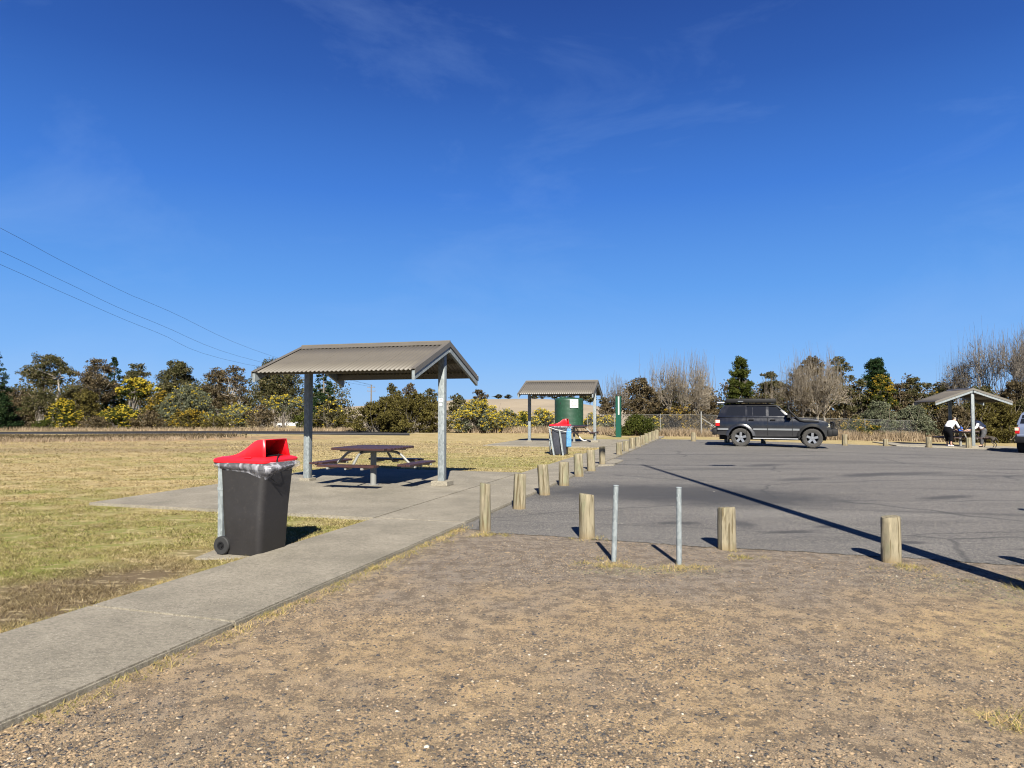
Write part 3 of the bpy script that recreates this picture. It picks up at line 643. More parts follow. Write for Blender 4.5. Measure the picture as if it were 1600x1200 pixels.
for i, (x, y, h, tl, lab) in enumerate(((959, 880, .805, 2.0, 'left of two slim galvanised steel posts standing in the gravel'), (1061, 885, .80, .3, 'right of two slim galvanised steel posts standing in the gravel'))):
    p = G(x, y-2); o = MB().lathe([(.028, -.1), (.028, h-.02), (.026, h-.02), (.026, h-.013), (.030, h-.013), (.030, h-.004), (.024, h), (0, h)], 20).build('steel_post', M['galv'], smooth=True)
    o.location = p; o.rotation_euler = (0, R(tl), 0); tag(o, lab, 'post', 'slim steel posts in the gravel')

# ---------------------------------------------------------------- off-frame lamp post that throws the long shadow
lp = thing('street_lamp', 'tall twin arm street lamp standing beyond the right edge of the picture', 'street lamp', (4.72, 4.9, 0))
MB().lathe([(.16, 0), (.13, .1), (.13, .5), (.115, 3), (.075, 9), (.05, 11.6), (0, 11.62)], 20).build('pole', M['galv'], lp, smooth=True)
MB().tube([(0, 0, 11.4), (-.5, 0, 11.6), (-1.1, .15, 11.65)], .03, 8).build('arm', M['galv'], lp)
MB().tube([(0, 0, 11.4), (.8, -.1, 11.55), (2.1, -.3, 11.6)], .03, 8).build('arm', M['galv'], lp)
MB().box(-1.5, -1.0, .07, .25, 11.6, 11.72, b=.03).build('lamp_head', M['galv'], lp)
MB().box(1.9, 2.6, -.42, -.2, 11.55, 11.68, b=.03).build('lamp_head', M['galv'], lp)

# ---------------------------------------------------------------- tank, green post
tp = G(891, 676.5); tk = thing('water_tank', 'round dark green water tank with a white notice on a concrete base', 'water tank', (tp.x, tp.y+1, 0))
D_ = tp.y+1; rt = 44.5*D_/FPX/2; zb = 1.6-31*D_/FPX; ztop = 1.6+17.5*D_/FPX
pr = [(0, zb), (rt, zb)]
for k in range(24):
    z = zb+(ztop-.1-zb)*(k+1)/24; pr.append((rt+(.006 if k % 4 == 3 else 0), z))
pr += [(rt-.01, ztop-.05), (rt*.93, ztop), (rt*.4, ztop+.06), (0, ztop+.07)]
MB().lathe(pr, 48).build('tank_shell', M['green'], tk, smooth=True)
MB().lathe([(0, -.05), (rt+.16, -.05), (rt+.16, zb-.004), (0, zb-.004)], 40).build('tank_base', M['plinth'], tk)
MB().lathe([(0, 0), (.22, 0), (.22, .08), (0, .1)], 20, Matrix.Translation((-.45, -.1, ztop+.03))).build('hatch', M['green'], tk)
MB().tube([(-.62, -rt*.62-.15, ztop-.35), (-.62, -rt*.70, ztop-.35)], .07, 10).build('outlet', M['black'], tk)
def text(body, size, m, parent, loc, rot, name='lettering', ext=.002):
    cu = bpy.data.curves.new(name, 'FONT'); cu.body = body; cu.size = size; cu.align_x = 'CENTER'; cu.align_y = 'CENTER'; cu.extrude = ext; cu.offset = size*.02
    o = bpy.data.objects.new(name, cu); col.objects.link(o); dg = bpy.context.evaluated_depsgraph_get(); me = bpy.data.meshes.new_from_object(o.evaluated_get(dg))
    bpy.data.objects.remove(o); me.materials.clear(); me.materials.append(m); o = bpy.data.objects.new(name, me); col.objects.link(o); o.parent = parent; o.location = loc; o.rotation_euler = rot; return o
ax = R(15); sgn = MB().box(-.30, .30, -.012, .012, -.29, .29, b=.003).build('notice', M['white'], tk)
sgn.location = (math.sin(ax)*(rt+.03)-.0, -math.cos(ax)*(rt+.03), ztop-.37); sgn.rotation_euler = (0, 0, ax)
for k, s in enumerate(('THIS WATER', 'NOT FIT FOR', 'DRINKING')): text(s, .092, M['ink'] if k != 1 else mat('red_lettering', (.5, .05, .05), .6), sgn, (0, -.0145, .15-k*.15), (R(90), 0, 0))
gp = G(966, 683.2); gt = thing('marker_post', 'tall narrow dark green marker post with a pale upright strip, behind the second shelter', 'marker post', (gp.x, gp.y, 0), R(-28))
MB().box(-.15, .15, -.012, .012, 0, 2.38, b=.003).box(-.15, -.12, .012, .14, 0, 2.38).box(.12, .15, .012, .14, 0, 2.38).build('channel', M['pgreen'], gt)
MB().box(.0, .085, -.022, -.013, 1.30, 2.36).build('pale_strip', M['offwhite'], gt)
MB().tube([(-.1, 0, 2.38), (-.1, 0, 2.44)], .04, 10).build('cap', M['black'], gt)

# ---------------------------------------------------------------- vehicles
def pin(z): return .955-.17*max(0, z-1.28)/.55
def suv(label, loc, rz, paint, extras=True):
    t = thing('four_wheel_drive', label, 'car', loc, rz)
    def arc(cx, cz, r, a0, a1, n=12): return [(cx+r*math.cos(R(a0+(a1-a0)*k/n)), cz+r*math.sin(R(a0+(a1-a0)*k/n))) for k in range(n+1)]
    low = [(-1.0, .52), (-1.04, .62), (-1.04, .84), (-1.0, .88), (-1.0, 1.18), (-.95, 1.29), (0, 1.30), (1, 1.29), (1.98, 1.27), (2.15, 1.25), (2.7, 1.21), (3.2, 1.14), (3.45, 1.07), (3.56, .97), (3.58, .62), (3.50, .50)]
    low += [(3.36, .50)]+arc(2.85, .40, .51, 11, 169)+[(2.33, .47), (.53, .45)]+arc(0, .40, .51, 11, 169)+[(-.56, .50)]
    bm = bmesh.new(); a = [bm.verts.new((x, -1, z)) for x, z in low]; f = bm.faces.new(a); r = bmesh.ops.extrude_face_region(bm, geom=[f])
    for v in r['geom']:
        if isinstance(v, bmesh.types.BMVert): v.co.y = 1
    for z in (.6, .78, .95, 1.08, 1.2): bmesh.ops.bisect_plane(bm, geom=bm.verts[:]+bm.edges[:]+bm.faces[:], plane_co=(0, 0, z), plane_no=(0, 0, 1))
    for x in (-.85, -.3, .6, 1.6, 2.2, 2.85, 3.2, 3.4): bmesh.ops.bisect_plane(bm, geom=bm.verts[:]+bm.edges[:]+bm.faces[:], plane_co=(x, 0, 0), plane_no=(1, 0, 0))
    for y in (-.6, 0, .6): bmesh.ops.bisect_plane(bm, geom=bm.verts[:]+bm.edges[:]+bm.faces[:], plane_co=(0, y, 0), plane_no=(0, 1, 0))
    for v in bm.verts:
        x, z = v.co.x, v.co.z; w = .965-.10*max(0, (z-1.0)/.3)**2-.03*max(0, (.8-z)/.3)
        if x > 2.6: w -= .10*((x-2.6)/1.0)**2
        if x < -.6: w -= .06*((-.6-x)/.4)**2
        if abs(v.co.y) > .9: v.co.y = math.copysign(w, v.co.y)
        elif z > 1.0 and x > 2.0 and abs(v.co.y) < .5: v.co.z += .03
    bmesh.ops.recalc_face_normals(bm, faces=bm.faces[:]); me = bpy.data.meshes.new('body'); bm.to_mesh(me); bm.free(); me.materials.append(paint)
    for p in me.polygons: p.use_smooth = True
    me.set_sharp_from_angle(angle=R(35)); body = bpy.data.objects.new('body', me); col.objects.link(body); body.parent = t
    # greenhouse
    gh = [(-.95, 1.28), (-.84, 1.55), (-.72, 1.76), (-.55, 1.84), (-.1, 1.865), (.6, 1.87), (1.2, 1.855), (1.48, 1.80), (1.78, 1.53), (2.05, 1.26)]
    v = []; n = len(gh)
    for s in (-1, 1):
        for x, z in gh: v.append((x, s*(pin(z)-.045-(.05 if z > 1.8 else 0)), z))
    MB().add(v, [tuple(range(n)), tuple(range(n, 2*n))[::-1]]+[(i, i+n, (i+1) % n+n, (i+1) % n) for i in range(n)]).build('cabin', paint, t, smooth=True, bevel=.025)
    def pane(poly, s, name, m, par, off=.006):
        q = [(x, s*(pin(z)-.045+off), z) for x, z in poly]; k = len(q); q += [(x, s*(pin(z)-.045-.03), z) for x, z in poly]
        return MB().add(q, [tuple(range(k)), tuple(range(k, 2*k))[::-1]]+[(i, i+k, (i+1) % k+k, (i+1) % k) for i in range(k)]).build(name, m, par)
    for s in (-1, 1):
        for poly in ([(-.62, 1.36), (-.50, 1.70), (-.42, 1.745), (.20, 1.75), (.20, 1.35)], [(.29, 1.35), (.29, 1.74), (.49, 1.75), (.49, 1.35)], [(.52, 1.35), (.52, 1.75), (1.04, 1.74), (1.04, 1.34)], [(1.15, 1.34), (1.15, 1.735), (1.42, 1.72), (1.62, 1.57), (1.86, 1.33)]):
            pane(poly, s, 'window', M['glass'], t)
        MB().tube([(x, s*(pin(z)-.02), z) for x, z in ((.27, 1.775), (1.1, 1.775), (1.45, 1.755), (1.64, 1.6))], .014, 6).build('weather_shield', M['black'], t)
        for x in (.25, 1.10, 2.08):
            MB().box(x-.006, x+.006, s*.90, s*.9665, .52, 1.27).build('door_seam', M['black'], body)
        for x in (.35, 1.22): MB().box(x, x+.19, s*.955, s*.985, 1.15, 1.19, b=.008).build('door_handle', M['black'], t)
        def strip(x0, x1): MB().box(x0, x1, s*.93, s*.985, .73, .81, b=.01).build('side_trim', M['trim'], t)
        strip(-.95, -.5); strip(.52, 1.09); strip(1.11, 2.07); strip(2.09, 2.36)
        for cx in (0, 2.85):
            m = MB(); A = [R(8+k*164/14) for k in range(15)]; q = []
            for a_ in A:
                for rr_, y in ((.50, .93), (.50, .995), (.56, .985), (.62, .955), (.60, .93)): q.append((cx+rr_*math.cos(a_), s*(y-(.07 if cx > 2 and math.cos(a_) > .5 else 0)), .40+rr_*math.sin(a_)))
            ff = []
            for i in range(14):
                for k in range(5): ff.append((i*5+k, i*5+(k+1) % 5, (i+1)*5+(k+1) % 5, (i+1)*5+k))
            m.add(q, ff).build('wheel_arch_flare', paint if cx == 0 else M['black'], t, smooth=True)
        MB().box(.5, 2.3, s*.80, s*1.0, .36, .405, b=.012).build('side_step', M['chrome'] if extras else M['black'], t)
        MB().box(1.88, 2.04, s*1.0, s*1.16, 1.27, 1.46, b=.03).box(1.95, 2.0, s*.86, s*1.05, 1.30, 1.34).build('mirror', M['black'], t, smooth=True)
        a = MB().box(-1.03, -.86, s*.80, s*.967, .90, 1.17, b=.012).build('tail_light', M['tail'], t); MB().box(-1.036, -.852, s*.83, s*.972, 1.03, 1.16, b=.006).build('reverse_lens', M['lens'], a)
        MB().box(3.28, 3.52, s*.62, s*.885, .88, 1.02, b=.02).build('headlight', M['lens'], t)
        MB().box(-.56, -.53, s*.70, s*.96, .22, .62).build('mud_flap', M['black'], t)
        for cx in (0, 2.85):
            W = Matrix.Translation((cx, s*.82, .40)) @ Matrix.Rotation(-R(90)*s, 4, 'X') @ Matrix.Rotation(s, 4, 'Z')
            w = MB().lathe([(.24, -.13), (.36, -.135), (.395, -.11), (.402, -.05), (.402, .05), (.395, .11), (.36, .135), (.27, .13), (.24, .11)], 36, W)
            for k in range(36):
                a_ = k*math.pi/18; w.box(.392, .410, -.02, .02, -.115 if k % 2 else -.02, .02 if k % 2 else .115, W @ Matrix.Rotation(a_, 4, 'Z'))
            tr = w.build('wheel', M['tyre'], t, smooth=True)
            rm = MB().lathe([(.245, -.1), (.262, .11), (.25, .118), (.225, .06), (.215, -.1)], 32, W)
            for k in range(5):
                Q = W @ Matrix.Rotation(k*2*math.pi/5, 4, 'Z'); rm.prism([(.04, .06), (.23, .07), (.23, .10), (.04, .09)], -.05, .05, Q)
            rm.lathe([(0, .10), (.05, .10), (.07, .085), (.07, .04), (0, .04)], 16, W); rm.build('rim', M['chrome'], tr)
            MB().lathe([(0, -.09), (.24, -.09), (.24, -.05), (0, -.05)], 20, W).build('brake_drum', M['black'], tr)
    # front / rear glass, bumpers
    def slab(x0, z0, x1, z1, w0, w1, off, name, m):
        nx, nz = (z1-z0), -(x1-x0); l = math.hypot(nx, nz); nx, nz = nx/l*off, nz/l*off
        q = [(x0+nx, -w0, z0+nz), (x0+nx, w0, z0+nz), (x1+nx, w1, z1+nz), (x1+nx, -w1, z1+nz)]; q += [(x-nx*2, y, z-nz*2) for x, y, z in q]
        MB().add(q, [(0, 1, 2, 3), (7, 6, 5, 4), (0, 4, 5, 1), (1, 5, 6, 2), (2, 6, 7, 3), (3, 7, 4, 0)]).build(name, m, t)
    slab(1.98, 1.33, 1.80, 1.51, .82, .80, .008, 'windscreen', M['glass']); slab(1.77, 1.54, 1.52, 1.765, .79, .72, .008, 'windscreen', M['glass'])
    slab(-.93, 1.34, -.845, 1.54, -.78, -.74, -.01, 'rear_window', M['glass']); slab(-.835, 1.56, -.75, 1.71, -.73, -.70, -.01, 'rear_window', M['glass'])
    MB().box(-1.18, -.98, -.95, .95, .50, .78, b=.04).build('rear_bumper', M['black'], t, smooth=True)
    MB().box(-1.022, -1.002, -.26, .26, .92, 1.04).build('number_plate_recess', M['black'], t)
    MB().box(3.5, 3.84, -.86, .86, .50, .80, b=.06).box(3.42, 3.62, -.93, .93, .48, .78, b=.05).build('bull_bar', M['black'], t, smooth=True)
    MB().tube([(3.66, -.78, .78), (3.72, -.76, .98), (3.68, -.6, 1.05), (3.70, -.3, 1.06), (3.72, 0, 1.07), (3.70, .3, 1.06), (3.68, .6, 1.05), (3.72, .76, .98), (3.66, .78, .78)], .032, 8).tube([(3.72, -.35, .78), (3.74, -.35, 1.06)], .03, 8).tube([(3.72, .35, .78), (3.74, .35, 1.06)], .03, 8).build('bull_bar_hoop', M['black'], t, smooth=True)
    MB().box(3.55, 3.60, -.55, .55, .82, 1.0).build('grille', M['black'], t)
    MB().box(-.9, 3.4, -.6, .6, .30, .55).box(-.56, .56, -.66, .66, .551, .93).box(2.29, 3.41, -.66, .66, .551, .93).build('chassis', M['black'], t)
    if extras:
        rk = MB().box(-.62, 1.42, -.62, .62, 1.93, 1.962, b=.01)
        for y in (-.64, .64): rk.tube([(-.66, y, 1.95), (1.44, y, 1.95)], .028, 8)
        for x in (-.4, .3, 1.1): rk.box(x, x+.05, -.68, .68, 1.86, 1.90)
        rk.build('roof_rack', M['black'], t)
        MB().box(-.62, 1.46, -.86, -.70, 1.90, 2.08, b=.045).build('rolled_awning', M['black'], t, smooth=True)
        MB().box(-.2, .9, -.45, .45, 1.965, 2.09, b=.02).build('rack_load', M['black'], t)
        MB().tube([(-.98, -.5, 1.91), (-.60, -.5, 1.91)], .045, 10).build('silver_tube', M['chrome'], t)
        MB().box(-.1, .12, -.872, -.862, 1.95, 1.98).build('awning_clip', M['chrome'], t); MB().box(1.25, 1.38, -.70, -.66, 1.86, 1.905, b=.01).build('rack_foot', M['chrome'], t)
        MB().tube([(3.1, -.93, 1.105), (2.55, -.955, 1.12), (2.38, -.96, 1.16), (2.2, -.955, 1.32), (2.02, -.92, 1.50), (1.94, -.86, 1.64), (1.93, -.84, 1.78)], [.04, .055, .055, .05, .045, .045, .045], 10).tube([(1.93, -.84, 1.76), (1.94, -.84, 1.86), (2.06, -.84, 1.88)], [.06, .068, .055], 10).build('snorkel', M['black'], t, smooth=True)
        MB().tube([(-1.15, -.3, .62), (-1.30, -.3, .66)], .03, 8).tube([(-1.1, -.62, .7), (-1.25, -.62, .92)], .02, 6).build('tow_hitch', M['chrome'], t)
        MB().tube([(3.6, -.5, 1.05), (3.58, -.5, 1.55)], .006, 5).build('aerial', M['black'], t)
    return t
pr_ = G(1157.5, 697.6); hd = R(-20)
C1 = Vector((pr_.x, pr_.y+.0, 0))+Vector((-math.sin(hd)*.82, math.cos(hd)*.82, 0))
c1 = suv('dark grey four wheel drive with roof rack, awning and snorkel on the car park', (C1.x, C1.y, gz(C1.x+1, C1.y)), hd, carpaint('dark_metallic_paint', (.009, .010, .014)))
c1.rotation_euler = (0, 0, hd)
c2p = G(1592, 704); c2 = suv('blue grey four wheel drive cut by the right edge of the picture', (23.45, 30.0, gz(23.4, 30)), R(48), carpaint('blue_grey_paint', (.15, .18, .26)), extras=False)

# distant white ute behind the bushes
up = Vector(((452-800)/FPX*130, 130, gz(0, 130)))
ut = thing('white_ute', 'small white ute half hidden behind yellow bushes beyond the road at left', 'ute', up, R(5))
MB().prism([(-2.6, .55), (-2.6, 1.0), (-.4, 1.0), (-.4, 1.45), (.2, 1.55), (1.0, 1.5), (1.6, 1.05), (2.5, .95), (2.6, .5)], -.85, .85).build('body', M['white'], ut, bevel=.05)
for s in (-1, 1):
    MB().prism([(.0, 1.1), (.1, 1.42), (.9, 1.4), (1.35, 1.1)], s*.80, s*.862).build('window', M['glass'], ut)
    for x in (-1.6, 1.8): MB().lathe([(0, -.1), (.33, -.1), (.36, 0), (.33, .1), (0, .1)], 20, Matrix.Translation((x, s*.8, .36)) @ Matrix.Rotation(R(90), 4, 'X')).build('wheel', M['rubber'], ut)

# ---------------------------------------------------------------- people and dog
def skin(name, pts, edges, m, parent, sub=2):
    me = bpy.data.meshes.new(name); me.from_pydata([p[:3] for p in pts], edges, []); o = bpy.data.objects.new(name, me); col.objects.link(o)
    md = o.modifiers.new('skin', 'SKIN'); md.use_smooth_shade = True; sd = o.modifiers.new('sub', 'SUBSURF'); sd.levels = sub; sd.render_levels = sub
    for i, p in enumerate(pts):
        r = p[3]; r = r if hasattr(r, '__len__') else (r, r); me.skin_vertices[0].data[i].radius = r; me.skin_vertices[0].data[i].use_root = (i == 0)
    dg = bpy.context.evaluated_depsgraph_get(); dg.update(); m2 = bpy.data.meshes.new_from_object(o.evaluated_get(dg)); bpy.data.objects.remove(o)
    m2.materials.clear(); m2.materials.append(m)
    for f in m2.polygons: f.use_smooth = True
    o = bpy.data.objects.new(name, m2); col.objects.link(o); o.parent = parent; return o
def person(label, loc, rz, lean, shirt, trous, hairm, vest=None, bare=False, stance=.16):
    t = thing('person', label, 'person', loc, rz)      # faces +x
    hip = Vector((-.12, 0, .93)); 
    def along(d, o=0): return (hip.x+d*math.sin(lean)+o*math.cos(lean), hip.z+d*math.cos(lean)-o*math.sin(lean))
    wx, wz = along(.18); cx, cz = along(.38); nx, nz = along(.54); hx, hz = along(.68, .05); tx, tz_ = along(.80, .07)
    P = [(hip.x, 0, hip.z, (.10, .12)), (wx, 0, wz, (.09, .12)), (cx, 0, cz, (.10, .14)), (nx, 0, nz, .06), (hx, 0, hz, .085), (tx, 0, tz_, .088)]
    E = [(0, 1), (1, 2), (2, 3), (3, 4), (4, 5)]
    hand = []
    legs = []
    for s in (-1, 1):
        n = len(P); sx, sz = along(.44); hx2 = cx+.42; hz2 = .86; ex, ez = (sx+hx2)/2-.08, (sz+hz2)/2-.06
        P += [(sx, s*.18, sz, .058), (ex, s*.25, ez, .045), (hx2, s*.2, hz2, .03), (hx2+.07, s*.18, hz2-.02, (.04, .02))]; E += [(2, n), (n, n+1), (n+1, n+2), (n+2, n+3)]
        for k in range(5):
            a = (k-1.5)*.018; q = len(P); l = (.075, .085, .08, .06)[k] if k < 4 else .05
            if k < 4: P += [(hx2+.10, s*.18+a, hz2-.03, .010), (hx2+.10+l*.6, s*.18+a*1.3, hz2-.05, .009), (hx2+.10+l, s*.18+a*1.3, hz2-.085, .008)]
            else: P += [(hx2+.07, s*.18-s*.045, hz2-.03, .011), (hx2+.10, s*.18-s*.065, hz2-.045, .010), (hx2+.13, s*.18-s*.06, hz2-.07, .008)]
            E += [(n+3, q), (q, q+1), (q+1, q+2)]
        m_ = len(P); fx = (.08 if s > 0 else -.06)
        P += [(hip.x, s*.09, .84, .07), (fx*.5-.03, s*(.1+stance)/2*1.2, .48, .055), (fx-.05, s*stance, .09, .04), (fx+.12, s*stance, .035, (.04, .03))]; E += [(0, m_), (m_, m_+1), (m_+1, m_+2), (m_+2, m_+3)]
        legs.append((m_, fx))
    skin('body', P, E, M['skin'], t)
    # face
    fwd = Vector((math.cos(lean-.5), 0, -math.sin(lean-.5))); upv = Vector((math.sin(lean-.5), 0, math.cos(lean-.5))); hc = Vector(((hx+tx)/2, 0, (hz+tz_)/2))
    f = MB(); 
    for s in (-1, 1):
        f.tube([hc+fwd*.07+Vector((0, s*.032, 0)), hc+fwd*.092+Vector((0, s*.032, 0))], .010, 8)
    f.tube([hc+fwd*.07-upv*.07, hc+fwd*.088-upv*.07], .02, 8); f.build('eyes_and_mouth', M['ink'], t)
    fn = MB().tube([hc+fwd*.085+upv*.01, hc+fwd*.108-upv*.03, hc+fwd*.085-upv*.035], [.008, .014, .01], 8)
    for s in (-1, 1): fn.tube([hc+Vector((0, s*.085, 0))-upv*.02, hc+Vector((0, s*.1, 0))+upv*.025], [.012, .018], 8)
    fn.build('nose_and_ears', M['skin'], t)
    a = hc-fwd*.02+upv*.035; skin('hair', [(a.x, 0, a.z, .098), ((a-fwd*.05-upv*.04).x, 0, (a-fwd*.05-upv*.04).z, .085), ((a-fwd*.06-upv*.10).x, 0, (a-fwd*.06-upv*.10).z, .06)], [(0, 1), (1, 2)], hairm, t)
    Q = [(hip.x-.05, 0, hip.z-.05, (.19, .225)), (wx, 0, wz, (.155, .19)), (cx, 0, cz, (.165, .205)), (nx-.02, 0, nz-.02, .085)]; E2 = [(0, 1), (1, 2), (2, 3)]
    for s in (-1, 1):
        n = len(Q); sx, sz = along(.44); hx2 = cx+.42; hz2 = .86; ex, ez = (sx+hx2)/2-.08, (sz+hz2)/2-.06
        Q += [(sx, s*.19, sz, .082), (ex, s*.25, ez, .068), (hx2-.05, s*.21, hz2+.02, .052)]; E2 += [(2, n), (n, n+1), (n+1, n+2)]
    skin('shirt', Q, E2, shirt, t)
    if vest: skin('vest', [(hip.x-.05, 0, hip.z-.06, (.19, .215)), (wx, 0, wz, (.16, .195)), (cx, 0, cz, (.172, .215)), (nx-.03, 0, nz-.03, (.10, .13))], [(0, 1), (1, 2), (2, 3)], vest, t)
    Tn = [(hip.x-.02, 0, hip.z-.02, (.18, .205)), (hip.x+.03, 0, hip.z+.10, (.14, .165))]; E3 = [(0, 1)]
    for s in (-1, 1):
        n = len(Tn); fx = (.08 if s > 0 else -.06)
        Tn += [(hip.x-.02, s*.11, .80, .135), (fx*.5-.03, s*(.1+stance)/2*1.2, .48, .095), (fx-.05, s*stance, .24 if bare else .12, .08)]; E3 += [(0, n), (n, n+1), (n+1, n+2)]
    skin('trousers', Tn, E3, trous, t)
    for s in (-1, 1):
        fx = (.08 if s > 0 else -.06)
        skin('shoe', [(fx-.09, s*stance, .045, .045), (fx+.03, s*stance, .045, (.048, .04)), (fx+.13, s*stance, .035, (.045, .032))], [(0, 1), (1, 2)], M['shirt'] if bare else M['black'], t)
    return t
def gpt(px, D): x = (px-800)/FPX*D; return Vector((x, D, gz(x, D)+.05))
person('person in white shirt and black trousers leaning over the far table, seen from behind', gpt(1482, 34.7), R(18), R(48), M['shirt'], M['trous'], M['hair2'], bare=True)
person('person in brown vest and white sleeves bending over the far table behind its post', gpt(1531, 34.9), R(165), R(40), M['shirt'], mat('grey_patterned_trousers', (.10, .10, .11), .85, 0, .8, 9), M['hair'], vest=M['vest'])
dg_ = thing('dog', 'large dark brindle dog standing beside the person in the brown vest', 'dog', gpt(1543, 34.6), R(110))
dp = [(-.25, 0, .50, (.10, .10)), (0, 0, .50, (.10, .095)), (.25, 0, .51, (.13, .115)), (.38, 0, .62, .075), (.48, 0, .72, .07), (.58, 0, .71, .05), (.68, 0, .68, .035), (-.36, 0, .50, .03), (-.45, 0, .38, .02), (-.5, 0, .25, .012)]
de = [(0, 1), (1, 2), (2, 3), (3, 4), (4, 5), (5, 6), (0, 7), (7, 8), (8, 9)]
for s in (-1, 1):
    n = len(dp); dp += [(.26, s*.08, .42, .05), (.25, s*.09, .24, .028), (.26, s*.09, .06, .02), (.30, s*.09, .025, .025)]; de += [(2, n), (n, n+1), (n+1, n+2), (n+2, n+3)]
    n = len(dp); dp += [(-.26, s*.08, .40, .065), (-.20, s*.09, .30, .04), (-.34, s*.09, .17, .022), (-.30, s*.09, .05, .02), (-.26, s*.09, .022, .025)]; de += [(0, n), (n, n+1), (n+1, n+2), (n+2, n+3), (n+3, n+4)]
skin('body', dp, de, M['fur'], dg_)
MB().tube([(.45, -.05, .76), (.42, -.09, .74), (.42, -.1, .68)], [.02, .03, .01], 6).tube([(.45, .05, .76), (.42, .09, .74), (.42, .1, .68)], [.02, .03, .01], 6).build('ear', M['fur'], dg_)
bp_ = gpt(1499, 35.2); o = MB().box(-.10, .10, -.07, .07, 0, .19, b=.015).tube([(-.08, 0, .18), (-.05, 0, .25), (.05, 0, .25), (.08, 0, .18)], .01, 6).build('cooler_bag', M['blue']); o.location = (bp_.x, bp_.y, bp_.z+.79)
tag(o, 'small bright blue bag standing on the far picnic table', 'bag')
wp = gpt(1506, 35.0); 

# ---------------------------------------------------------------- plants
def leaves(C, Rr, n, size, elong=1.5, flat=1., hollow=.3):
    C = np.asarray(C); Rr = np.asarray(Rr); pr2 = Rr**2; i = rng.choice(len(C), n, p=pr2/pr2.sum())
    d = rng.normal(0, 1, (n, 3)); d /= np.linalg.norm(d, axis=1)[:, None]; rad = (hollow+(1-hollow)*rng.random(n)**.6)*Rr[i]; d[:, 2] *= flat
    P = C[i]+d*rad[:, None]
    a = rng.normal(0, 1, (n, 3)); a /= np.linalg.norm(a, axis=1)[:, None]; b = rng.normal(0, 1, (n, 3)); b = np.cross(a, b); b /= np.linalg.norm(b, axis=1)[:, None]+1e-9
    s = size*(.55+.8*rng.random(n))[:, None]; a = a*s*elong*.5; b = b*s*.5
    V = np.stack([P-a, P+b*.8, P+a, P-b*.8], 1); V[..., 2] = np.maximum(V[..., 2], .02); return V
def branch(mb, p0, p1, r0, r1, wob=.08, n=4, k=5):
    p0 = Vector(p0); p1 = Vector(p1); L = (p1-p0).length; pts = []
    for i in range(n+1):
        q = p0.lerp(p1, i/n)
        if 0 < i < n: q += Vector((random.uniform(-1, 1), random.uniform(-1, 1), random.uniform(-.5, .5)))*L*wob
        pts.append(q)
    mb.tube(pts, [r0+(r1-r0)*i/n for i in range(n+1)], k, cap=False); return pts
PXL = 1/FPX
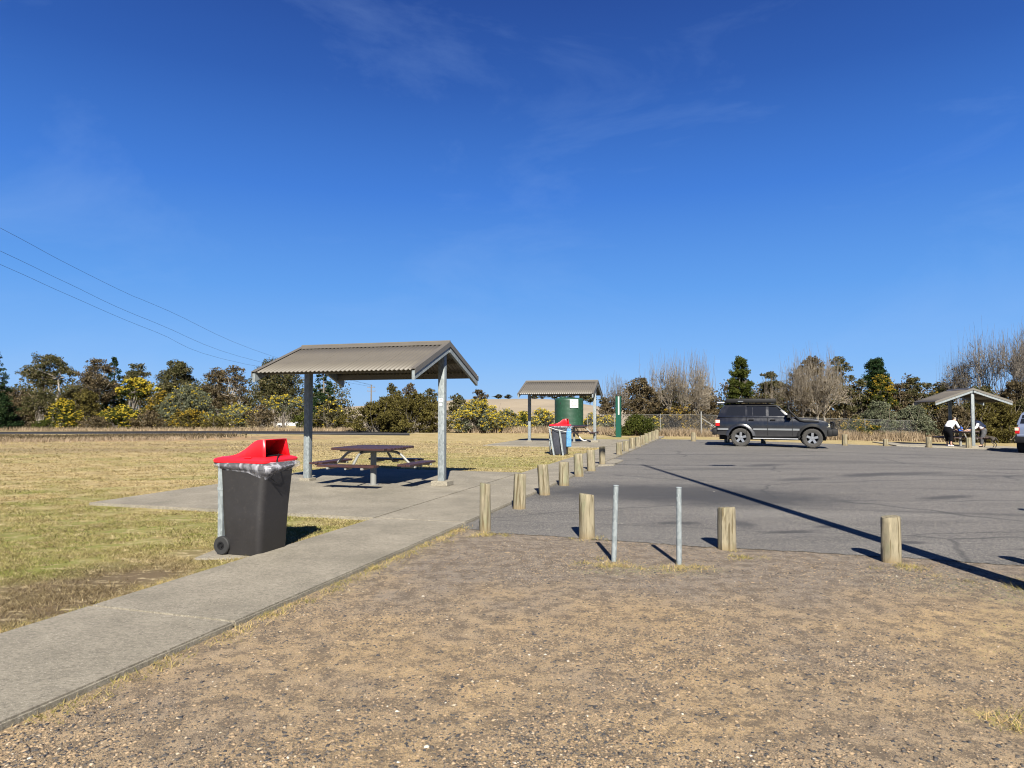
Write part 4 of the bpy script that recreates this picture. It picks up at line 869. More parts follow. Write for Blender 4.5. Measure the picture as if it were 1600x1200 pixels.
def plant(kind, px, top, wpx, D, label, cat='tree', leaf='olive', cb=.0, blossom=None, bamt=.35, dens=1., trunk='bark', ntr=1, group=None, shape='round', lean=0, base=None, lsz=1.75, clump=.145):
    x = (px-800)*PXL*D; z0 = gz(x, D); H = EYE+(HOR-top)*PXL*D-z0; W = wpx*PXL*D
    name = {'tree': {'olive': 'gum_tree', 'brown': 'brown_leaf_tree', 'dark': 'conifer', 'grey': 'gum_tree', 'green': 'evergreen_tree'}.get(leaf, 'tree'), 'shrub': 'wattle_bush' if blossom else 'bush'}[cat if kind != 'bare' else 'tree'] if kind != 'bare' else 'bare_tree'
    if blossom and cat == 'tree': name = 'wattle_tree'
    t = thing(name, label, cat, (x, D, z0), 0, group)
    ls = lsz*PXL*D; tb = MB()
    if kind == 'bare': return bare(t, H, W, ls, D, leaf, trunk, dens)
    # crown clusters
    C = []; Rr = []; zb = cb*H; hh = H-zb
    if kind == 'conifer':
        nl = max(14, int(hh/.3))
        for j in range(nl):
            f = j/(nl-1); rr = W/2*(1-f)**.8+.12; z = zb+hh*f*.97
            m_ = max(5, int(rr*11))
            for k in range(m_):
                a = random.random()*6.28; q = rr*random.uniform(.45, 1.05); C.append((q*math.cos(a), q*math.sin(a), z-.12*q+random.uniform(-.1, .1))); Rr.append(max(.22, rr*.24))
                if q > rr*.7 and D < 200: branch(tb, (0, 0, z), (q*math.cos(a), q*math.sin(a), z-.1*q), .03, .01, .03, 2, 4)
        branch(tb, (0, 0, -.1), (0, 0, H*.97), .05+H*.018, .02, .01, 5, 7)
    else:
        def env(zf):
            if shape == 'round': return math.sqrt(max(0, 1-(2*zf-1)**2))
            if shape == 'dome': return math.sqrt(max(0, 1-zf**2.2))
            if shape == 'umbrella': return min(1, zf*3.2+.15)*math.sqrt(max(0, 1-(max(0, zf-.4)/.6)**2))
            return 1-zf*.82
        nbo = {'dome': 12, 'round': 13, 'umbrella': 12}.get(shape, 36); rb = {'dome': .24, 'round': .22, 'umbrella': .19}.get(shape, .115)*(1+.3*(dens > 1.9))
        ph_ = random.random()*6.28; boughs = []
        for i in range(nbo):
            zf = min(1, max(.0, (i+.5)/nbo+random.uniform(-.06, .06))); a = ph_+i*2.4+random.uniform(-.5, .5); q = env(min(.93, zf))*random.uniform(.72, 1.14)
            br = rb*random.uniform(.7, 1.3)*min(W, hh*1.4); boughs.append((max(0, q*W/2-br*.6)*math.cos(a)+lean*zf, max(0, q*W/2-br*.6)*math.sin(a)*.8, zb+br*.35+zf*(hh-br*1.15), br))
        boughs.append((0, 0, zb+hh-rb*min(W, hh*1.4)*.7, rb*min(W, hh*1.4)*.8))
        if shape == 'cone': boughs += [(random.uniform(-.08, .08)*W*(1-f_), 0, zb+hh*f_, rb*min(W, hh*1.4)*(1.5-f_)) for f_ in (.1, .22, .34, .46, .58, .7, .8, .88)]
        elif shape == 'round': boughs += [(random.uniform(-.12, .12)*W, 0, zb+hh*f_, rb*min(W, hh*1.4)*1.3) for f_ in (.25, .42, .58, .72)]
        elif shape == 'dome': boughs += [(random.uniform(-.25, .25)*W*(1.1-f_), 0, zb+hh*f_, rb*min(W, hh*1.4)*1.1) for f_ in (.12, .3, .5)]
        rc = max(.16, .055*min(W, hh))*(clump/.145)
        for (bx, by, bz, br) in boughs:
            for i in range(int(14*dens*(br/rc/3.)**1.6)+5):
                d_ = Vector((random.gauss(0, 1), random.gauss(0, 1), random.gauss(.25, .8))).normalized()*br*random.uniform(.45, 1.08)
                z_ = max(.1, bz+d_.z*.62); r_ = rc*random.uniform(.6, 1.5)
                C.append((bx+d_.x, by+d_.y, min(z_, H-r_*.3))); Rr.append(r_)
        order = sorted(range(len(C)), key=lambda i: C[i][2])
        for tr in range(ntr):
            ox = random.uniform(-.12, .12)*W*(ntr > 1); fork = Vector((ox*1.5+lean*.3, 0, zb+hh*.25))
            tp_ = branch(tb, (ox, random.uniform(-.2, .2)*(ntr > 1), -.1), fork, .03+H*.014, .02+H*.008, .05, 4, 7)
            sel = random.sample(order, min(len(order), max(4, int(16/ntr)+2)))
            for i in sel:
                c = C[i]; st_ = tp_[-1] if c[2] > fork.z else tp_[2]
                bp = branch(tb, st_, (c[0], c[1], c[2]), .012+H*.006, .006+D*.00012, .09, 3, 4)
    if kind == 'bush':
        for k in range(int(22*dens)):
            a = random.random()*6.28; q = W*.42*random.random(); branch(tb, (q*.3*math.cos(a), q*.3*math.sin(a), 0), (q*math.cos(a), q*math.sin(a), H*random.uniform(.35, .9)), .02, .008, .12, 3, 4)
    area = wpx*(hh/D/PXL)*.75
    n = int(area*2.9*dens)+60
    V = leaves(C, Rr, n, ls, 1.5, .7, .15)
    tb.build('trunk', M[trunk], t, smooth=True, fix=False)
    npmesh('crown', V, 4, LM[leaf], t)
    if blossom:
        C2 = np.array(C); R2 = np.array(Rr); cen = np.array([0, 0, zb+hh*.45]); e = (C2-cen)/np.array([W/2, W/2, hh*.55])
        sc2 = np.linalg.norm(e, axis=1)*(.6+.4*(e[:, 2] > -.1))-.15*(e[:, 1] > 0.3); idx = np.argsort(-sc2)[:max(4, int(len(C2)*.6))]
        nb = int(n*bamt*.8); pc = []
        Cb = C2[idx]; Rb = R2[idx]
        # blossom sprays sit in small tight clumps on the sunlit outside of each cluster
        m_ = max(8, int(nb/8)); j = rng.integers(0, len(Cb), m_); d = rng.normal(0, 1, (m_, 3)); d[:, 2] = np.abs(d[:, 2])*.9; d[:, 1] -= .5; d /= np.linalg.norm(d, axis=1)[:, None]
        S = Cb[j]+d*Rb[j][:, None]*1.0
        Vb = leaves(S, np.full(m_, ls*1.25), nb, ls*.85, 1.2, .6, .1); npmesh('blossom', Vb, 4, LM[blossom], t)
    return t
def bare(t, H, W, ls, D, leaf, trunk, dens):
    mb = MB(); tips = []
    def rec(p, d, L, r, lvl):
        n = 3; pts = [p.copy()]; q = p.copy(); dd = d.copy()
        for i in range(n):
            dd = (dd+Vector((random.uniform(-.13, .13), random.uniform(-.17, .17), .03))).normalized(); q = q+dd*L/n; pts.append(q.copy())
        r1 = max(r*.6, .012); mb.tube(pts, [r+(r1-r)*i/n for i in range(n+1)], 5 if lvl < 2 else 3, cap=False)
        if lvl >= 4 or L < .2: tips.append(pts[-1]); return
        k = random.choice((3, 4)) if lvl else 6
        for i in range(k):
            a = random.random()*6.28; sp = random.uniform(.25, .75) if lvl else random.uniform(.2, 1.0)
            ax_ = dd.orthogonal().normalized(); ax_.rotate(Matrix.Rotation(a, 3, dd)); nd = (dd*math.cos(sp)+ax_*math.sin(sp)).normalized()
            nd.x *= W/H*1.25 if lvl < 2 else 1; nd.normalize()
            st_ = pts[-1] if i < k-1 or lvl == 0 else pts[2]
            rec(st_, nd, L*random.uniform(.6, .85), r1*random.uniform(.6, .85), lvl+1)
        if lvl:
            for i in range(int(3.5*dens)):
                a = random.random()*6.28; ax_ = dd.orthogonal().normalized(); ax_.rotate(Matrix.Rotation(a, 3, dd)); nd = (dd*.6+ax_*.75+Vector((0, 0, .3))).normalized()
                b0 = pts[random.randrange(1, 4)]; e1 = b0+nd*L*.5+Vector((0, 0, L*.12)); mb.tube([b0, b0+nd*L*.25, e1], [.014, .011, .006], 3, cap=False); tips.append(e1)
    k = max(1, int(W/2.0)+1)
    for i in range(k):
        ox = (i-(k-1)/2)*W*.16; rec(Vector((ox, random.uniform(-.3, .3), -.1)), Vector((ox*.12, 0, 1)).normalized(), H*.27, .03+H*.012, 0)
    for q in list(tips):
        if random.random() < .22: mb.tube([q, q+Vector((random.uniform(-.12, .12), random.uniform(-.12, .12), .5))*1., q+Vector((random.uniform(-.2, .2), random.uniform(-.2, .2), random.uniform(.8, 1.7)))], [.012, .008, .004], 3, cap=False)
    # normalise to the wanted size
    V = np.array(mb.v); zt = np.percentile(V[:, 2], 99.8); xr = np.percentile(np.abs(V[:, 0]), 99); S = np.array([W/2/xr, W/2/xr, H/zt]); 
    mb.v = [tuple(v) for v in (V*S)]
    mb.build('trunk', M[trunk], t, fix=False)
    T = np.array([tuple(p) for p in tips])*S
    if leaf:
        T = T[T[:, 2] < H*.8]; Vb = leaves(T, np.full(len(T), .22), int(len(T)*1.2), ls, 1.4, 1, .1); npmesh('dead_leaves', Vb, 4, LM[leaf], t)
    return t
gL = 'trees beyond the road on the left'
# ---- left belt
plant('conifer', -12, 540, 74, 52, 'dark conifer cut by the left edge of the picture', leaf='dark', group=gL, dens=1.3)
plant('tree', 74, 549, 92, 66, 'open crowned gum with bare stems, tallest near the left edge', leaf='olive', cb=.52, ntr=3, trunk='paleb', shape='umbrella', group=gL, clump=.24)
plant('bush', 22, 600, 84, 60, 'brown green bush with leaning pale stems beside the left conifer', 'shrub', 'brown', trunk='paleb', shape='dome', group=gL)
plant('bush', 66, 604, 66, 59, 'grey brown bush on crooked pale stems under the tallest left gum', 'shrub', 'olive', cb=.3, ntr=3, trunk='paleb', shape='dome', group=gL)
plant('bush', 101, 621, 48, 57, 'bright yellow wattle bush, leftmost of the flowering bushes', 'shrub', 'green', blossom='yellow', bamt=.8, shape='dome', group=gL)
plant('bush', 135, 606, 60, 62, 'rusty olive bush right of the leftmost yellow wattle', 'shrub', 'rust', shape='dome', group=gL)
plant('tree', 150, 558, 60, 64, 'tall brownish gum with pale straight stems left of the pointed conifer', leaf='brown', cb=.3, ntr=3, trunk='paleb', group=gL, clump=.22)
plant('conifer', 178, 557, 46, 68, 'pointed dark conifer rising behind the brownish gum', leaf='dark', group=gL, dens=1.2)
plant('tree', 212, 588, 56, 62, 'tall wattle tree with a flat yellow top over bare stems', leaf='green', cb=.55, blossom='yellow', bamt=.9, ntr=2, shape='umbrella', group=gL)
plant('tree', 212, 566, 44, 70, 'thin dark gum behind the flat topped yellow wattle', leaf='olive', cb=.35, ntr=2, group=gL, clump=.22)
plant('bush', 190, 629, 74, 57, 'low yellow wattle thicket below the flat topped wattle', 'shrub', 'green', blossom='yellow', bamt=.55, shape='dome', group=gL)
plant('tree', 276, 559, 74, 66, 'dense dark gum between the yellow wattle and the sparse gum', leaf='olive', cb=.12, ntr=2, group=gL, dens=1.4, clump=.2)
plant('bush', 292, 598, 92, 60, 'large grey green wattle bush, faint yellow on top, at mid left', 'shrub', 'grey', blossom='yellow', bamt=.12, shape='dome', group=gL, dens=1.2)
plant('bush', 252, 610, 56, 61, 'orange tinted wattle bush left of the large grey green one', 'shrub', 'rust', blossom='gold', bamt=.6, shape='dome', group=gL)
plant('bush', 296, 636, 68, 56, 'low golden brown bush in front of the large grey green wattle', 'shrub', 'rust', blossom='gold', bamt=.45, shape='dome', group=gL)
plant('bush', 236, 640, 60, 56, 'low brown undergrowth bush beside the road at left', 'shrub', 'brown', shape='dome', group=gL)
plant('tree', 338, 572, 44, 66, 'small rusty gum left of the pale stemmed sparse gum', leaf='brown', cb=.3, ntr=2, group=gL, clump=.22)
plant('tree', 366, 568, 54, 64, 'sparse gum with thin pale upright stems left of the near shelter', leaf='brown', cb=.3, ntr=3, trunk='paleb', dens=.55, group=gL, clump=.14)
plant('bush', 370, 628, 66, 58, 'yellow wattle bush under the sparse gum', 'shrub', 'grey', blossom='yellow', bamt=.5, shape='dome', group=gL)
plant('bush', 407, 630, 48, 55, 'rounded grey brown leafless bush left of the white ute', 'shrub', 'brown', shape='dome', group=gL, dens=.8)
plant('tree', 432, 557, 92, 66, 'big dark gum seen under the left eave of the near shelter', leaf='olive', cb=.28, ntr=2, group=gL, dens=1.3, clump=.2)
plant('bush', 444, 616, 70, 59, 'yellow wattle bush above the white ute', 'shrub', 'grey', cb=.5, blossom='yellow', bamt=.6, shape='round', group=gL)
plant('conifer', 505, 566, 50, 60, 'dark conifer just right of the left post of the near shelter', leaf='dark', group=gL, dens=1.3)
plant('bush', 517, 622, 56, 57, 'olive bush with a little yellow right of the shelter left post', 'shrub', 'olive', blossom='yellow', bamt=.2, shape='dome', group=gL)
plant('bush', 480, 640, 42, 58, 'dark low bush behind the left post of the near shelter', 'shrub', 'green', shape='dome', group=gL)
plant('tree', 330, 600, 60, 72, 'dark gum filling the gap behind the sparse pale stemmed gum', leaf='olive', cb=.1, ntr=2, group=gL)
plant('tree', 120, 598, 60, 72, 'dark gum standing low behind the open crowned gum', leaf='olive', cb=.1, ntr=2, group=gL)
for i, (px, tp2, w, lf, lab) in enumerate(((20, 646, 60, 'brown', 'low dead looking bush at the road below the leaning pale stems'), (150, 648, 50, 'brown', 'low heap of bare brown brush below the brownish gum'), (340, 648, 50, 'rust', 'low rust brown bush beside the road under the sparse gum'), (70, 654, 40, 'green', 'small green bush at the foot of the leftmost yellow wattle'))):
    plant('bush', px, tp2, w, 54, lab, 'shrub', lf, shape='dome', group=gL)
# ---- middle
gM = 'bushes and trees between the shelters'
plant('bush', 588, 621, 104, 48.5, 'wide olive bush, left half of the big thicket behind the table', 'shrub', 'rust', shape='dome', group=gM, dens=1.6)
plant('bush', 648, 608, 104, 47.5, 'tall olive bush, right half of the big thicket behind the table', 'shrub', 'rust', shape='dome', group=gM, dens=1.6)
plant('bush', 616, 611, 70, 49.5, 'olive bush peak at the centre of the thicket behind the table', 'shrub', 'rust', shape='dome', group=gM, dens=1.4)
plant('bush', 745, 621, 92, 47, 'bright yellow flowering wattle bush right of the near shelter', 'shrub', 'grey', blossom='yellow', bamt=.75, shape='dome', group=gM, dens=1.4)
plant('bush', 792, 636, 42, 48, 'smaller yellow green wattle bush right of the bright one', 'shrub', 'grey', blossom='yellow', bamt=.35, shape='dome', group=gM, dens=1.2)
plant('tree', 612, 598, 28, 70, 'small pointed gum behind the left half of the thicket', leaf='olive', cb=.2, group=gM)
plant('tree', 640, 597, 30, 72, 'thin purplish gum behind the middle of the thicket', leaf='brown', cb=.3, dens=.7, group=gM, ntr=2)
plant('tree', 672, 606, 30, 70, 'small gum just left of the right shelter post', leaf='olive', cb=.3, group=gM)
plant('tree', 714, 613, 34, 80, 'small dark gum behind the bright yellow wattle', leaf='olive', cb=.2, group=gM)
plant('tree', 750, 607, 32, 74, 'rounded brown tree rising behind the bright yellow wattle', leaf='brown', cb=.2, group=gM)
plant('bush', 848, 636, 56, 52, 'yellow flecked wattle bush left of the water tank', 'shrub', 'grey', blossom='yellow', bamt=.5, shape='dome', group=gM, dens=1.1)
plant('bush', 818, 640, 40, 53, 'low wattle bush behind the left post of the second shelter', 'shrub', 'green', blossom='yellow', bamt=.35, shape='dome', group=gM)
plant('bush', 926, 644, 40, 53, 'yellow wattle bush right of the water tank', 'shrub', 'grey', blossom='yellow', bamt=.5, shape='dome', group=gM)
plant('bush', 950, 648, 32, 51, 'low yellow wattle bush left of the green marker post', 'shrub', 'grey', blossom='yellow', bamt=.7, shape='dome', group=gM)
plant('tree', 948, 622, 30, 54, 'dark reddish small tree just left of the green marker post', leaf='brown', cb=.15, group=gM, dens=1.2)
for i, (px, tp2, w, lab) in enumerate(((779, 616, 14, 'leftmost small gum on the hill skyline, left of the second shelter'), (794, 618, 12, 'second small gum on the hill skyline beside the second shelter roof'), (847, 616, 12, 'small gum on the hill skyline right of the second shelter left post'), (866, 614, 18, 'spreading gum on the hill skyline above the tank left side'), (880, 613, 16, 'dark gum on the hill skyline above the tank'), (893, 613, 14, 'round gum on the hill skyline above the tank notice'), (910, 614, 14, 'gum on the hill skyline at the tank right edge'), (922, 618, 18, 'dense gum on the hill skyline left of the shelter post'), (943, 622, 16, 'low gum on the hill skyline right of the second shelter'), (835, 622, 16, 'low flat gum on the hill skyline behind the second shelter'))):
    x = (px-800)*PXL*310
    t = plant('tree', px, tp2, w, 310, lab, leaf='olive', cb=.4, shape='umbrella', group='small gums on the hill skyline', dens=1.8, lsz=2.2, clump=.24)
    zc = 1.6+(640-(624 if px < 860 else 624+(px-860)*.14))*310/FPX-.9; t.location.z = zc; hh = 1.6+(640-tp2)*310*PXL-gz(0, 310); t.scale = (1, 1, max(.3, (1.6+(640-tp2)*310*PXL-zc)/hh))
# ---- right
gR = 'trees and bushes behind the car park fence'
plant('bare', 962, 584, 34, 45, 'thin young bare tree rising behind the green marker post', leaf='brown', dens=.6, group=gR)
plant('tree', 1000, 587, 52, 47, 'brown leaved tree behind the round green bush', leaf='brown', cb=.12, ntr=2, group=gR, dens=1.3)
plant('bush', 996, 645, 54, 42, 'neat rounded dark green bush right of the marker post', 'shrub', 'green', shape='dome', group=gR, dens=2.2, clump=.2)
plant('bush', 1024, 651, 22, 43, 'small yellow green bush at the right of the rounded green bush', 'shrub', 'green', blossom='yellow', bamt=.6, shape='dome', group=gR)
plant('bare', 1066, 548, 112, 47, 'tall leafless tree with fine upright twigs left of the dark car', leaf=None, trunk='twigp', dens=1.2, group=gR)
plant('tree', 1048, 600, 60, 50, 'dull olive tree tangled in the tall leafless tree', leaf='olive', cb=.05, ntr=3, group=gR, dens=.8)
plant('tree', 1098, 598, 50, 52, 'brown scrubby tree behind the rear of the dark car', leaf='brown', cb=.05, ntr=3, group=gR, dens=.9)
plant('bush', 1060, 632, 92, 46, 'tangled undergrowth with scattered yellow leaves below the leafless tree', 'shrub', 'brown', blossom='gold', bamt=.18, shape='dome', trunk='twigp', group=gR, dens=1.0)
plant('tree', 1158, 556, 74, 53, 'dark green conical tree above the rear of the dark car', leaf='green', group=gR, dens=1.5, shape='cone', cb=.08)
plant('tree', 1206, 579, 54, 52, 'brown green tree between the conical tree and the wide leafless tree', leaf='olive', cb=.05, ntr=2, group=gR)
plant('bare', 1276, 546, 122, 45, 'wide leafless many stemmed tree above the bonnet of the dark car', leaf='brown', trunk='twigp', dens=1.5, group=gR)
plant('tree', 1268, 553, 66, 50, 'rounded olive brown treetop behind the wide leafless tree', leaf='brown', cb=.35, ntr=2, group=gR)
plant('tree', 1312, 556, 46, 51, 'olive brown treetop at the right of the wide leafless tree', leaf='olive', cb=.3, ntr=2, group=gR)
plant('bush', 1262, 640, 110, 47, 'brown undergrowth behind the bonnet of the dark car', 'shrub', 'brown', shape='dome', trunk='twigp', group=gR)
plant('bush', 1180, 620, 90, 49, 'brown scrub behind the cabin of the dark car', 'shrub', 'brown', shape='dome', group=gR)
plant('tree', 1370, 558, 82, 52, 'dark evergreen tree left of the far shelter, yellow wattle at its middle', leaf='dark', group=gR, dens=1.5, shape='cone', cb=.1)
plant('bush', 1377, 584, 50, 49, 'yellow green wattle growing against the dark evergreen', 'tree', 'green', cb=.35, blossom='gold', bamt=.35, group=gR)
plant('tree', 1402, 598, 44, 50, 'rust brown tree right of the dark evergreen', leaf='brown', cb=.1, ntr=2, group=gR)
plant('tree', 1342, 590, 40, 50, 'grey twiggy tree left of the dark evergreen', leaf='olive', cb=.05, ntr=3, dens=.7, group=gR, trunk='twigp')
plant('tree', 1430, 587, 50, 60, 'small open gum against the sky left of the far shelter', leaf='olive', cb=.4, ntr=2, shape='umbrella', group=gR, clump=.2)
plant('bush', 1372, 624, 72, 44, 'pale grey leaved shrub behind the fence under the dark evergreen', 'shrub', 'grey', shape='dome', group=gR, dens=1.1, trunk='twigp')
plant('bush', 1425, 628, 66, 44, 'second pale grey shrub, left of the far shelter', 'shrub', 'grey', shape='dome', group=gR, dens=1.1, trunk='twigp')
plant('bush', 1338, 652, 64, 43, 'low yellow green wattle bush along the fence right of the dark car', 'shrub', 'green', blossom='gold', bamt=.4, shape='dome', group=gR)
plant('bush', 1462, 612, 50, 47, 'dark bush with a yellow tuft behind the left end of the far shelter', 'shrub', 'olive', blossom='gold', bamt=.12, shape='dome', group=gR)
plant('tree', 1470, 594, 50, 56, 'dark tree behind the roof of the far shelter', leaf='olive', cb=.05, ntr=2, group=gR)
for i, (px, tp2, w, lf, lab) in enumerate(((1490, 630, 66, 'brown', 'dark brown bush behind the person in the white shirt'), (1528, 622, 60, 'rust', 'brown green bush behind the front post of the far shelter'), (1566, 620, 66, 'rust', 'dense dark bush right of the person in the brown vest'), (1606, 616, 70, 'olive', 'dense bush above the blue grey car at the right edge'), (1536, 600, 76, 'olive', 'scrubby tree over the gable of the far shelter'), (1588, 592, 70, 'brown', 'scrubby brown tree right of the far shelter gable'), (1650, 600, 80, 'olive', 'scrub beyond the right edge of the picture'))):
    plant('bush', px, tp2, w, 43.5+i*.8, lab, 'shrub', lf, shape='dome', group=gR, dens=1.5, trunk='twigp')
plant('bare', 1500, 540, 50, 52, 'slim leafless tree left of the two tallest on the right', leaf='brown', dens=.8, group=gR)
plant('bare', 1549, 512, 70, 50, 'tallest leafless tree with upright twigs above the far shelter', leaf=None, dens=1.2, group=gR)
plant('bare', 1598, 508, 74, 49, 'leafless tree cut by the right edge of the picture', leaf=None, dens=1.3, group=gR)
# distant woods as one mass
def wood(name, label, px0, px1, D, top, n, leaf):
    k = int((px1-px0)/7); C = []; Rr = []
    for i in range(k):
        px = px0+(px1-px0)*i/k; x = (px-800)*PXL*D; z0 = gz(x, D); tz = EYE+(HOR-top-random.uniform(-9, 7)-5*math.sin(px*.07)-4*math.sin(px*.19))*PXL*D
        for q in range(7): C.append((x+random.uniform(-1, 1), D+random.uniform(-2, 2), z0+(tz-z0)*random.uniform(.1, .95))); Rr.append(1.1*D/80)
    tag(npmesh(name, leaves(C, Rr, n, 2.6*PXL*D), 4, LM[leaf]), label, 'wood', kind='stuff')
wood('distant_wood', 'far belt of dark trees behind the left bushes', -60, 545, 90, 606, 42000, 'olive')
wood('distant_wood', 'far belt of brown scrub behind the car park trees', 985, 1700, 62, 610, 60000, 'brown')

# reeds and verge
def reeds(name, label, pts, n, h, m, sx=.25, sy=.35, wd=.016):
    i = rng.integers(0, len(pts)-1, n); f = rng.random(n); P = np.array(pts); x = P[i, 0]*(1-f)+P[i+1, 0]*f+rng.normal(0, sx, n); y = P[i, 1]*(1-f)+P[i+1, 1]*f+rng.normal(0, sy, n)
    z0 = -.028*(np.clip(x, 11, 40)-11); hh = h*(.35+.8*rng.random(n)); an = rng.random(n)*6.28; w = wd*(.6+rng.random(n)); ln = rng.normal(0, .3, (n, 2))*hh[:, None]
    V = np.stack([np.stack([x-w*np.cos(an), y-w*np.sin(an), z0], 1), np.stack([x+w*np.cos(an), y+w*np.sin(an), z0], 1), np.stack([x+ln[:, 0], y+ln[:, 1], z0+hh], 1)], 1)
    tag(npmesh(name, V, 3, m), label, 'grass', kind='stuff')
fl = [tuple(G(px, py))[:2] for px, py in ((918, 678), (960, 679.5), (1032, 681), (1096, 682), (1200, 684.5), (1352, 688), (1440, 689.5), (1530, 691), (1640, 693))]
reeds('dry_reeds', 'pale dry reeds along the fence right of the dark car', [fl[4], fl[5], fl[6], (fl[7][0]-1.5, fl[7][1])], 16000, .62, LM['reed'])
reeds('dry_reeds', 'dry weeds along the fence behind the tank and marker post', fl[:5], 7000, .5, LM['reed'])
reeds('dry_reeds', 'thin dry weeds at the foot of the wattle bushes', [(-3.5, 47.2), (2, 46.4), (6, 46)], 5000, .5, LM['reed'])
vl = [tuple(G(px, py))[:2] for px, py in ((-40, 684), (60, 686), (160, 684), (240, 683), (330, 682))]
reeds('verge_scrub', 'low grey brown scrub on the dirt bank beside the road', vl, 12000, .20, LM['brown'], 1, 1.1, .03)
reeds('verge_scrub', 'pale dead grass scattered over the dirt bank beside the road', [(x, y-1.5) for x, y in vl], 9000, .16, LM['reed'], 1, 1.6, .025)
reeds('verge_scrub', 'dry grass on the far verge of the road', [(-48, 51), (-20, 51), (-2, 50)], 9000, .35, LM['reed'])

# ---------------------------------------------------------------- chain wire fence
ft = thing('wire_fence', 'chain wire fence on thin steel posts behind the far edge of the car park', 'fence', (0, 0, 0))
FL = [Vector((p[0], p[1], gz(*p))) for p in fl]; FH = 1.35; tot = 0
for a, b in zip(FL[:-1], FL[1:]):
    L = (b-a).length; n = max(1, round(L/3.1))
    for k in range(n):
        q = a.lerp(b, k/n); MB().tube([q, q+Vector((0, 0, FH))], .02, 8).build('fence_post', M['pole'], ft)
    d = (b-a); o = MB().add([(0, 0, .03), (L, 0, .03), (L, 0, FH-.05), (0, 0, FH-.05)], [(0, 1, 2, 3)]).build('wire_mesh', M['chain'], ft, fix=False); o.location = a; o.rotation_euler = (0, -math.atan2(d.z, math.hypot(d.x, d.y)), math.atan2(d.y, d.x))
    MB().tube([a+Vector((0, 0, FH-.05)), b+Vector((0, 0, FH-.05))], .008, 5).build('top_wire', M['pole'], ft)
q = FL[3]; MB().tube([q+Vector((0, 0, 1.1)), q+Vector((1.6, .1, .1))], .03, 8).tube([q, q+Vector((0, 0, 1.5))], .045, 8).build('fence_brace', M['pole'], ft)

# ---------------------------------------------------------------- power line
pp_ = Vector(((580-800)*PXL*220, 220, gz(0, 220))); pt_ = thing('power_pole', 'distant timber power pole with two crossarms above the thicket', 'power pole', pp_)
hp = 1.6+(640-601)*PXL*220-pp_.z; MB().tube([(0, 0, 0), (0, 0, hp)], [.28, .2], 8).build('pole', M['bark'], pt_)
for z, w in ((hp-.9, 1.25), (hp-2.1, 1.35)): MB().box(-w, w, -.09, .09, z-.09, z+.09).tube([(-w+.1, 0, z), (-w+.1, 0, z+.3)], .05, 6).tube([(w-.1, 0, z), (w-.1, 0, z+.3)], .05, 6).build('crossarm', M['bark'], pt_)
wires = [([(0, 356, 29.6), (100, 409.5, 36.5), (200, 459, 47.5), (264, 486, 57), (427, 557, 104)], (3, .3, hp-.6), 'highest of the three thin power lines at upper left'), ([(0, 392, 31), (107, 443, 39), (242, 504, 55), (411, 566.5, 103)], (0, 0, hp), 'middle of the three thin power lines at upper left'), ([(0, 413, 33), (107, 461, 41.5), (242, 518, 60), (384, 569, 102)], (-1, 0, hp-.6), 'lowest of the three thin power lines at upper left')]
for pts, e, lab in wires:
    P = [Pt(*p) for p in pts]; d = P[0]-P[1]; P = [P[0]+d*2.5+Vector((0, 0, -.2))]+P+[pp_+Vector((e[0]*.35, 0, e[2]))]
    Q = []
    for i in range(len(P)-1):
        p0 = P[max(i-1, 0)]; p1 = P[i]; p2 = P[i+1]; p3 = P[min(i+2, len(P)-1)]
        for k in range(6):
            s = k/6; Q.append(p1.lerp(p2, s) if i in (0, len(P)-2) else .5*((2*p1)+(p2-p0)*s+(2*p0-5*p1+4*p2-p3)*s*s+(3*p1-p0-3*p2+p3)*s**3))
    Q.append(P[-1]); tag(MB().tube(Q, [.005+.00009*q.y for q in Q], 5).build('power_line', M['wire']), lab, 'power line', 'power lines crossing the sky at left')

# ---------------------------------------------------------------- world, sun, camera
EL = R(38); SKYK = 7.0; SX, SY = .065, -1.0; az = math.atan2(SX, SY)
w = bpy.data.worlds.new('World'); sc.world = w; w.use_nodes = True; nt = w.node_tree; nt.nodes.clear()
o_ = nt.nodes.new('ShaderNodeOutputWorld'); bg = nt.nodes.new('ShaderNodeBackground'); sky = nt.nodes.new('ShaderNodeTexSky'); sky.sky_type = 'NISHITA'
sky.sun_disc = False; sky.sun_elevation = EL; sky.sun_rotation = az; sky.altitude = 300; sky.air_density = 1.0; sky.dust_density = .35; sky.ozone_density = 2.5
hs = nt.nodes.new('ShaderNodeMix'); hs.data_type = 'RGBA'; hs.inputs[0].default_value = .95
tg = nt.nodes.new('ShaderNodeTexCoord'); sx = nt.nodes.new('ShaderNodeSeparateXYZ'); nt.links.new(tg.outputs['Generated'], sx.inputs[0])
cr = nt.nodes.new('ShaderNodeValToRGB'); nt.links.new(sx.outputs[2], cr.inputs[0]); el = cr.color_ramp.elements
STOPS = ((0, (.30, .53, .86)), (.075, (.185, .43, .87)), (.17, (.105, .325, .80)), (.30, (.048, .195, .66)), (.43, (.024, .105, .43)), (.53, (.016, .066, .31)), (1, (.008, .03, .17)))
while len(el) < len(STOPS): el.new(.5)
for e, (q, c) in zip(el, STOPS): e.position = q; e.color = (*c, 1)
vm = nt.nodes.new('ShaderNodeVectorMath'); vm.operation = 'SCALE'; vm.inputs['Scale'].default_value = SKYK; nt.links.new(cr.outputs[0], vm.inputs[0])
nt.links.new(sky.outputs[0], hs.inputs[6]); nt.links.new(vm.outputs[0], hs.inputs[7])
tc = nt.nodes.new('ShaderNodeTexCoord'); mp = nt.nodes.new('ShaderNodeMapping'); mp.inputs['Scale'].default_value = (1.2, 1.2, 3.4); mp.inputs['Rotation'].default_value = (0, R(-22), R(28)); mp.inputs['Location'].default_value = (7.1, 4.6, 2.4)
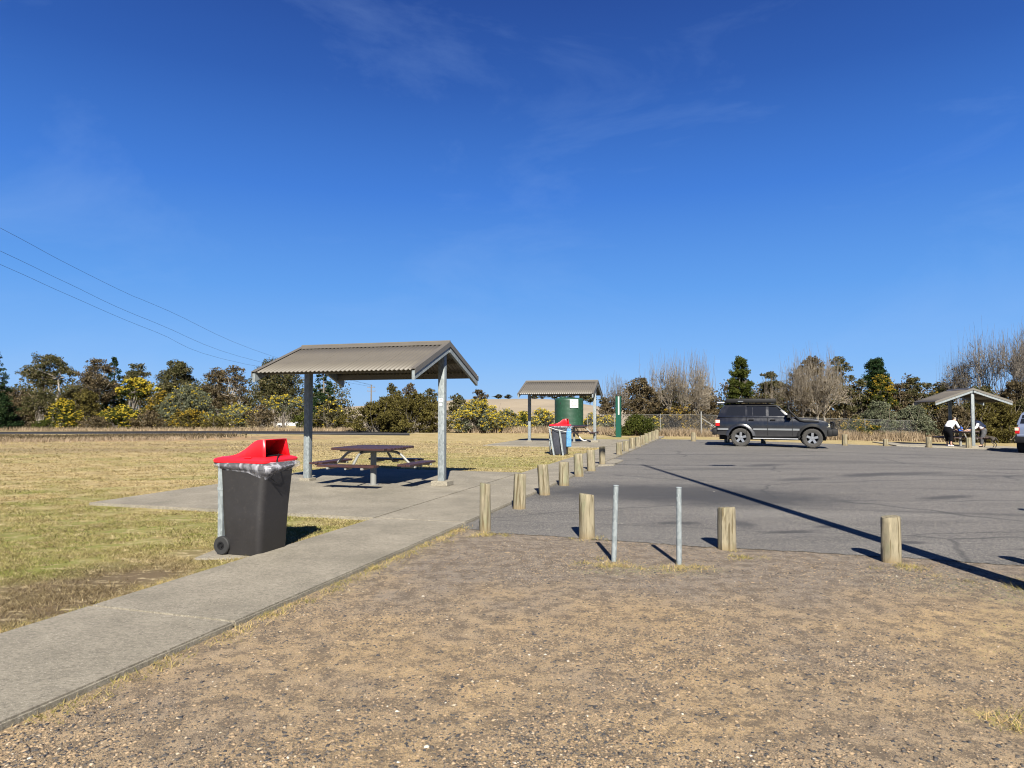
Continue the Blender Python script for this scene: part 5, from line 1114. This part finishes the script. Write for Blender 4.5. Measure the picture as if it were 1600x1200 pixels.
nz = nt.nodes.new('ShaderNodeTexNoise'); nz.inputs['Scale'].default_value = 2.2; nz.inputs['Detail'].default_value = 9; nz.inputs['Roughness'].default_value = .62; nz.inputs['Distortion'].default_value = .5
nt.links.new(tc.outputs['Generated'], mp.inputs[0]); nt.links.new(mp.outputs[0], nz.inputs[0])
rm = nt.nodes.new('ShaderNodeMapRange'); rm.inputs[1].default_value = .5; rm.inputs[2].default_value = .85; rm.inputs[4].default_value = .2; nt.links.new(nz.outputs['Fac'], rm.inputs[0])
mx = nt.nodes.new('ShaderNodeMix'); mx.data_type = 'RGBA'; nt.links.new(rm.outputs[0], mx.inputs[0]); nt.links.new(hs.outputs[2], mx.inputs[6]); mx.inputs[7].default_value = (2.6, 3.9, 6.4, 1)
nt.links.new(mx.outputs[2], bg.inputs[0]); bg.inputs[1].default_value = .05; nt.links.new(bg.outputs[0], o_.inputs[0])
sl = bpy.data.lights.new('sun', 'SUN'); sl.energy = 5.0; sl.angle = R(.5); sl.color = (1, .95, .85); so = bpy.data.objects.new('sun', sl); col.objects.link(so)
so.rotation_euler = Vector((SX*math.cos(EL), SY*math.cos(EL), math.sin(EL))).to_track_quat('Z', 'Y').to_euler(); so.location = (0, -10, 30)
cd = bpy.data.cameras.new('camera'); cd.sensor_width = 36; cd.lens = 36*FPX/1600; cd.clip_end = 6000; cd.clip_start = .05
co = bpy.data.objects.new('camera', cd); col.objects.link(co); co.location = (0, 0, EYE); co.rotation_euler = (R(90)+TH, 0, 0); sc.camera = co
sc.view_settings.view_transform = 'Standard'; sc.view_settings.look = 'None'; sc.view_settings.exposure = 1.6; sc.view_settings.gamma = 1
sc.cycles.max_bounces = 6; sc.cycles.transparent_max_bounces = 12

# one overall reflectance level for every surface, set together with the exposure
for m_ in bpy.data.materials:
    if not m_.use_nodes: continue
    tr_ = m_.node_tree
    for n_ in list(tr_.nodes):
        if n_.bl_idname in ('ShaderNodeBsdfPrincipled', 'ShaderNodeBsdfDiffuse', 'ShaderNodeBsdfTranslucent'):
            k_ = n_.inputs[0]
            if k_.is_linked:
                v_ = tr_.nodes.new('ShaderNodeVectorMath'); v_.operation = 'SCALE'; v_.inputs['Scale'].default_value = .84
                tr_.links.new(k_.links[0].from_socket, v_.inputs[0]); tr_.links.new(v_.outputs[0], k_)
            else: k_.default_value = tuple(x*.84 for x in k_.default_value[:3])+(1,)
sc.cycles.filter_width = 1.1
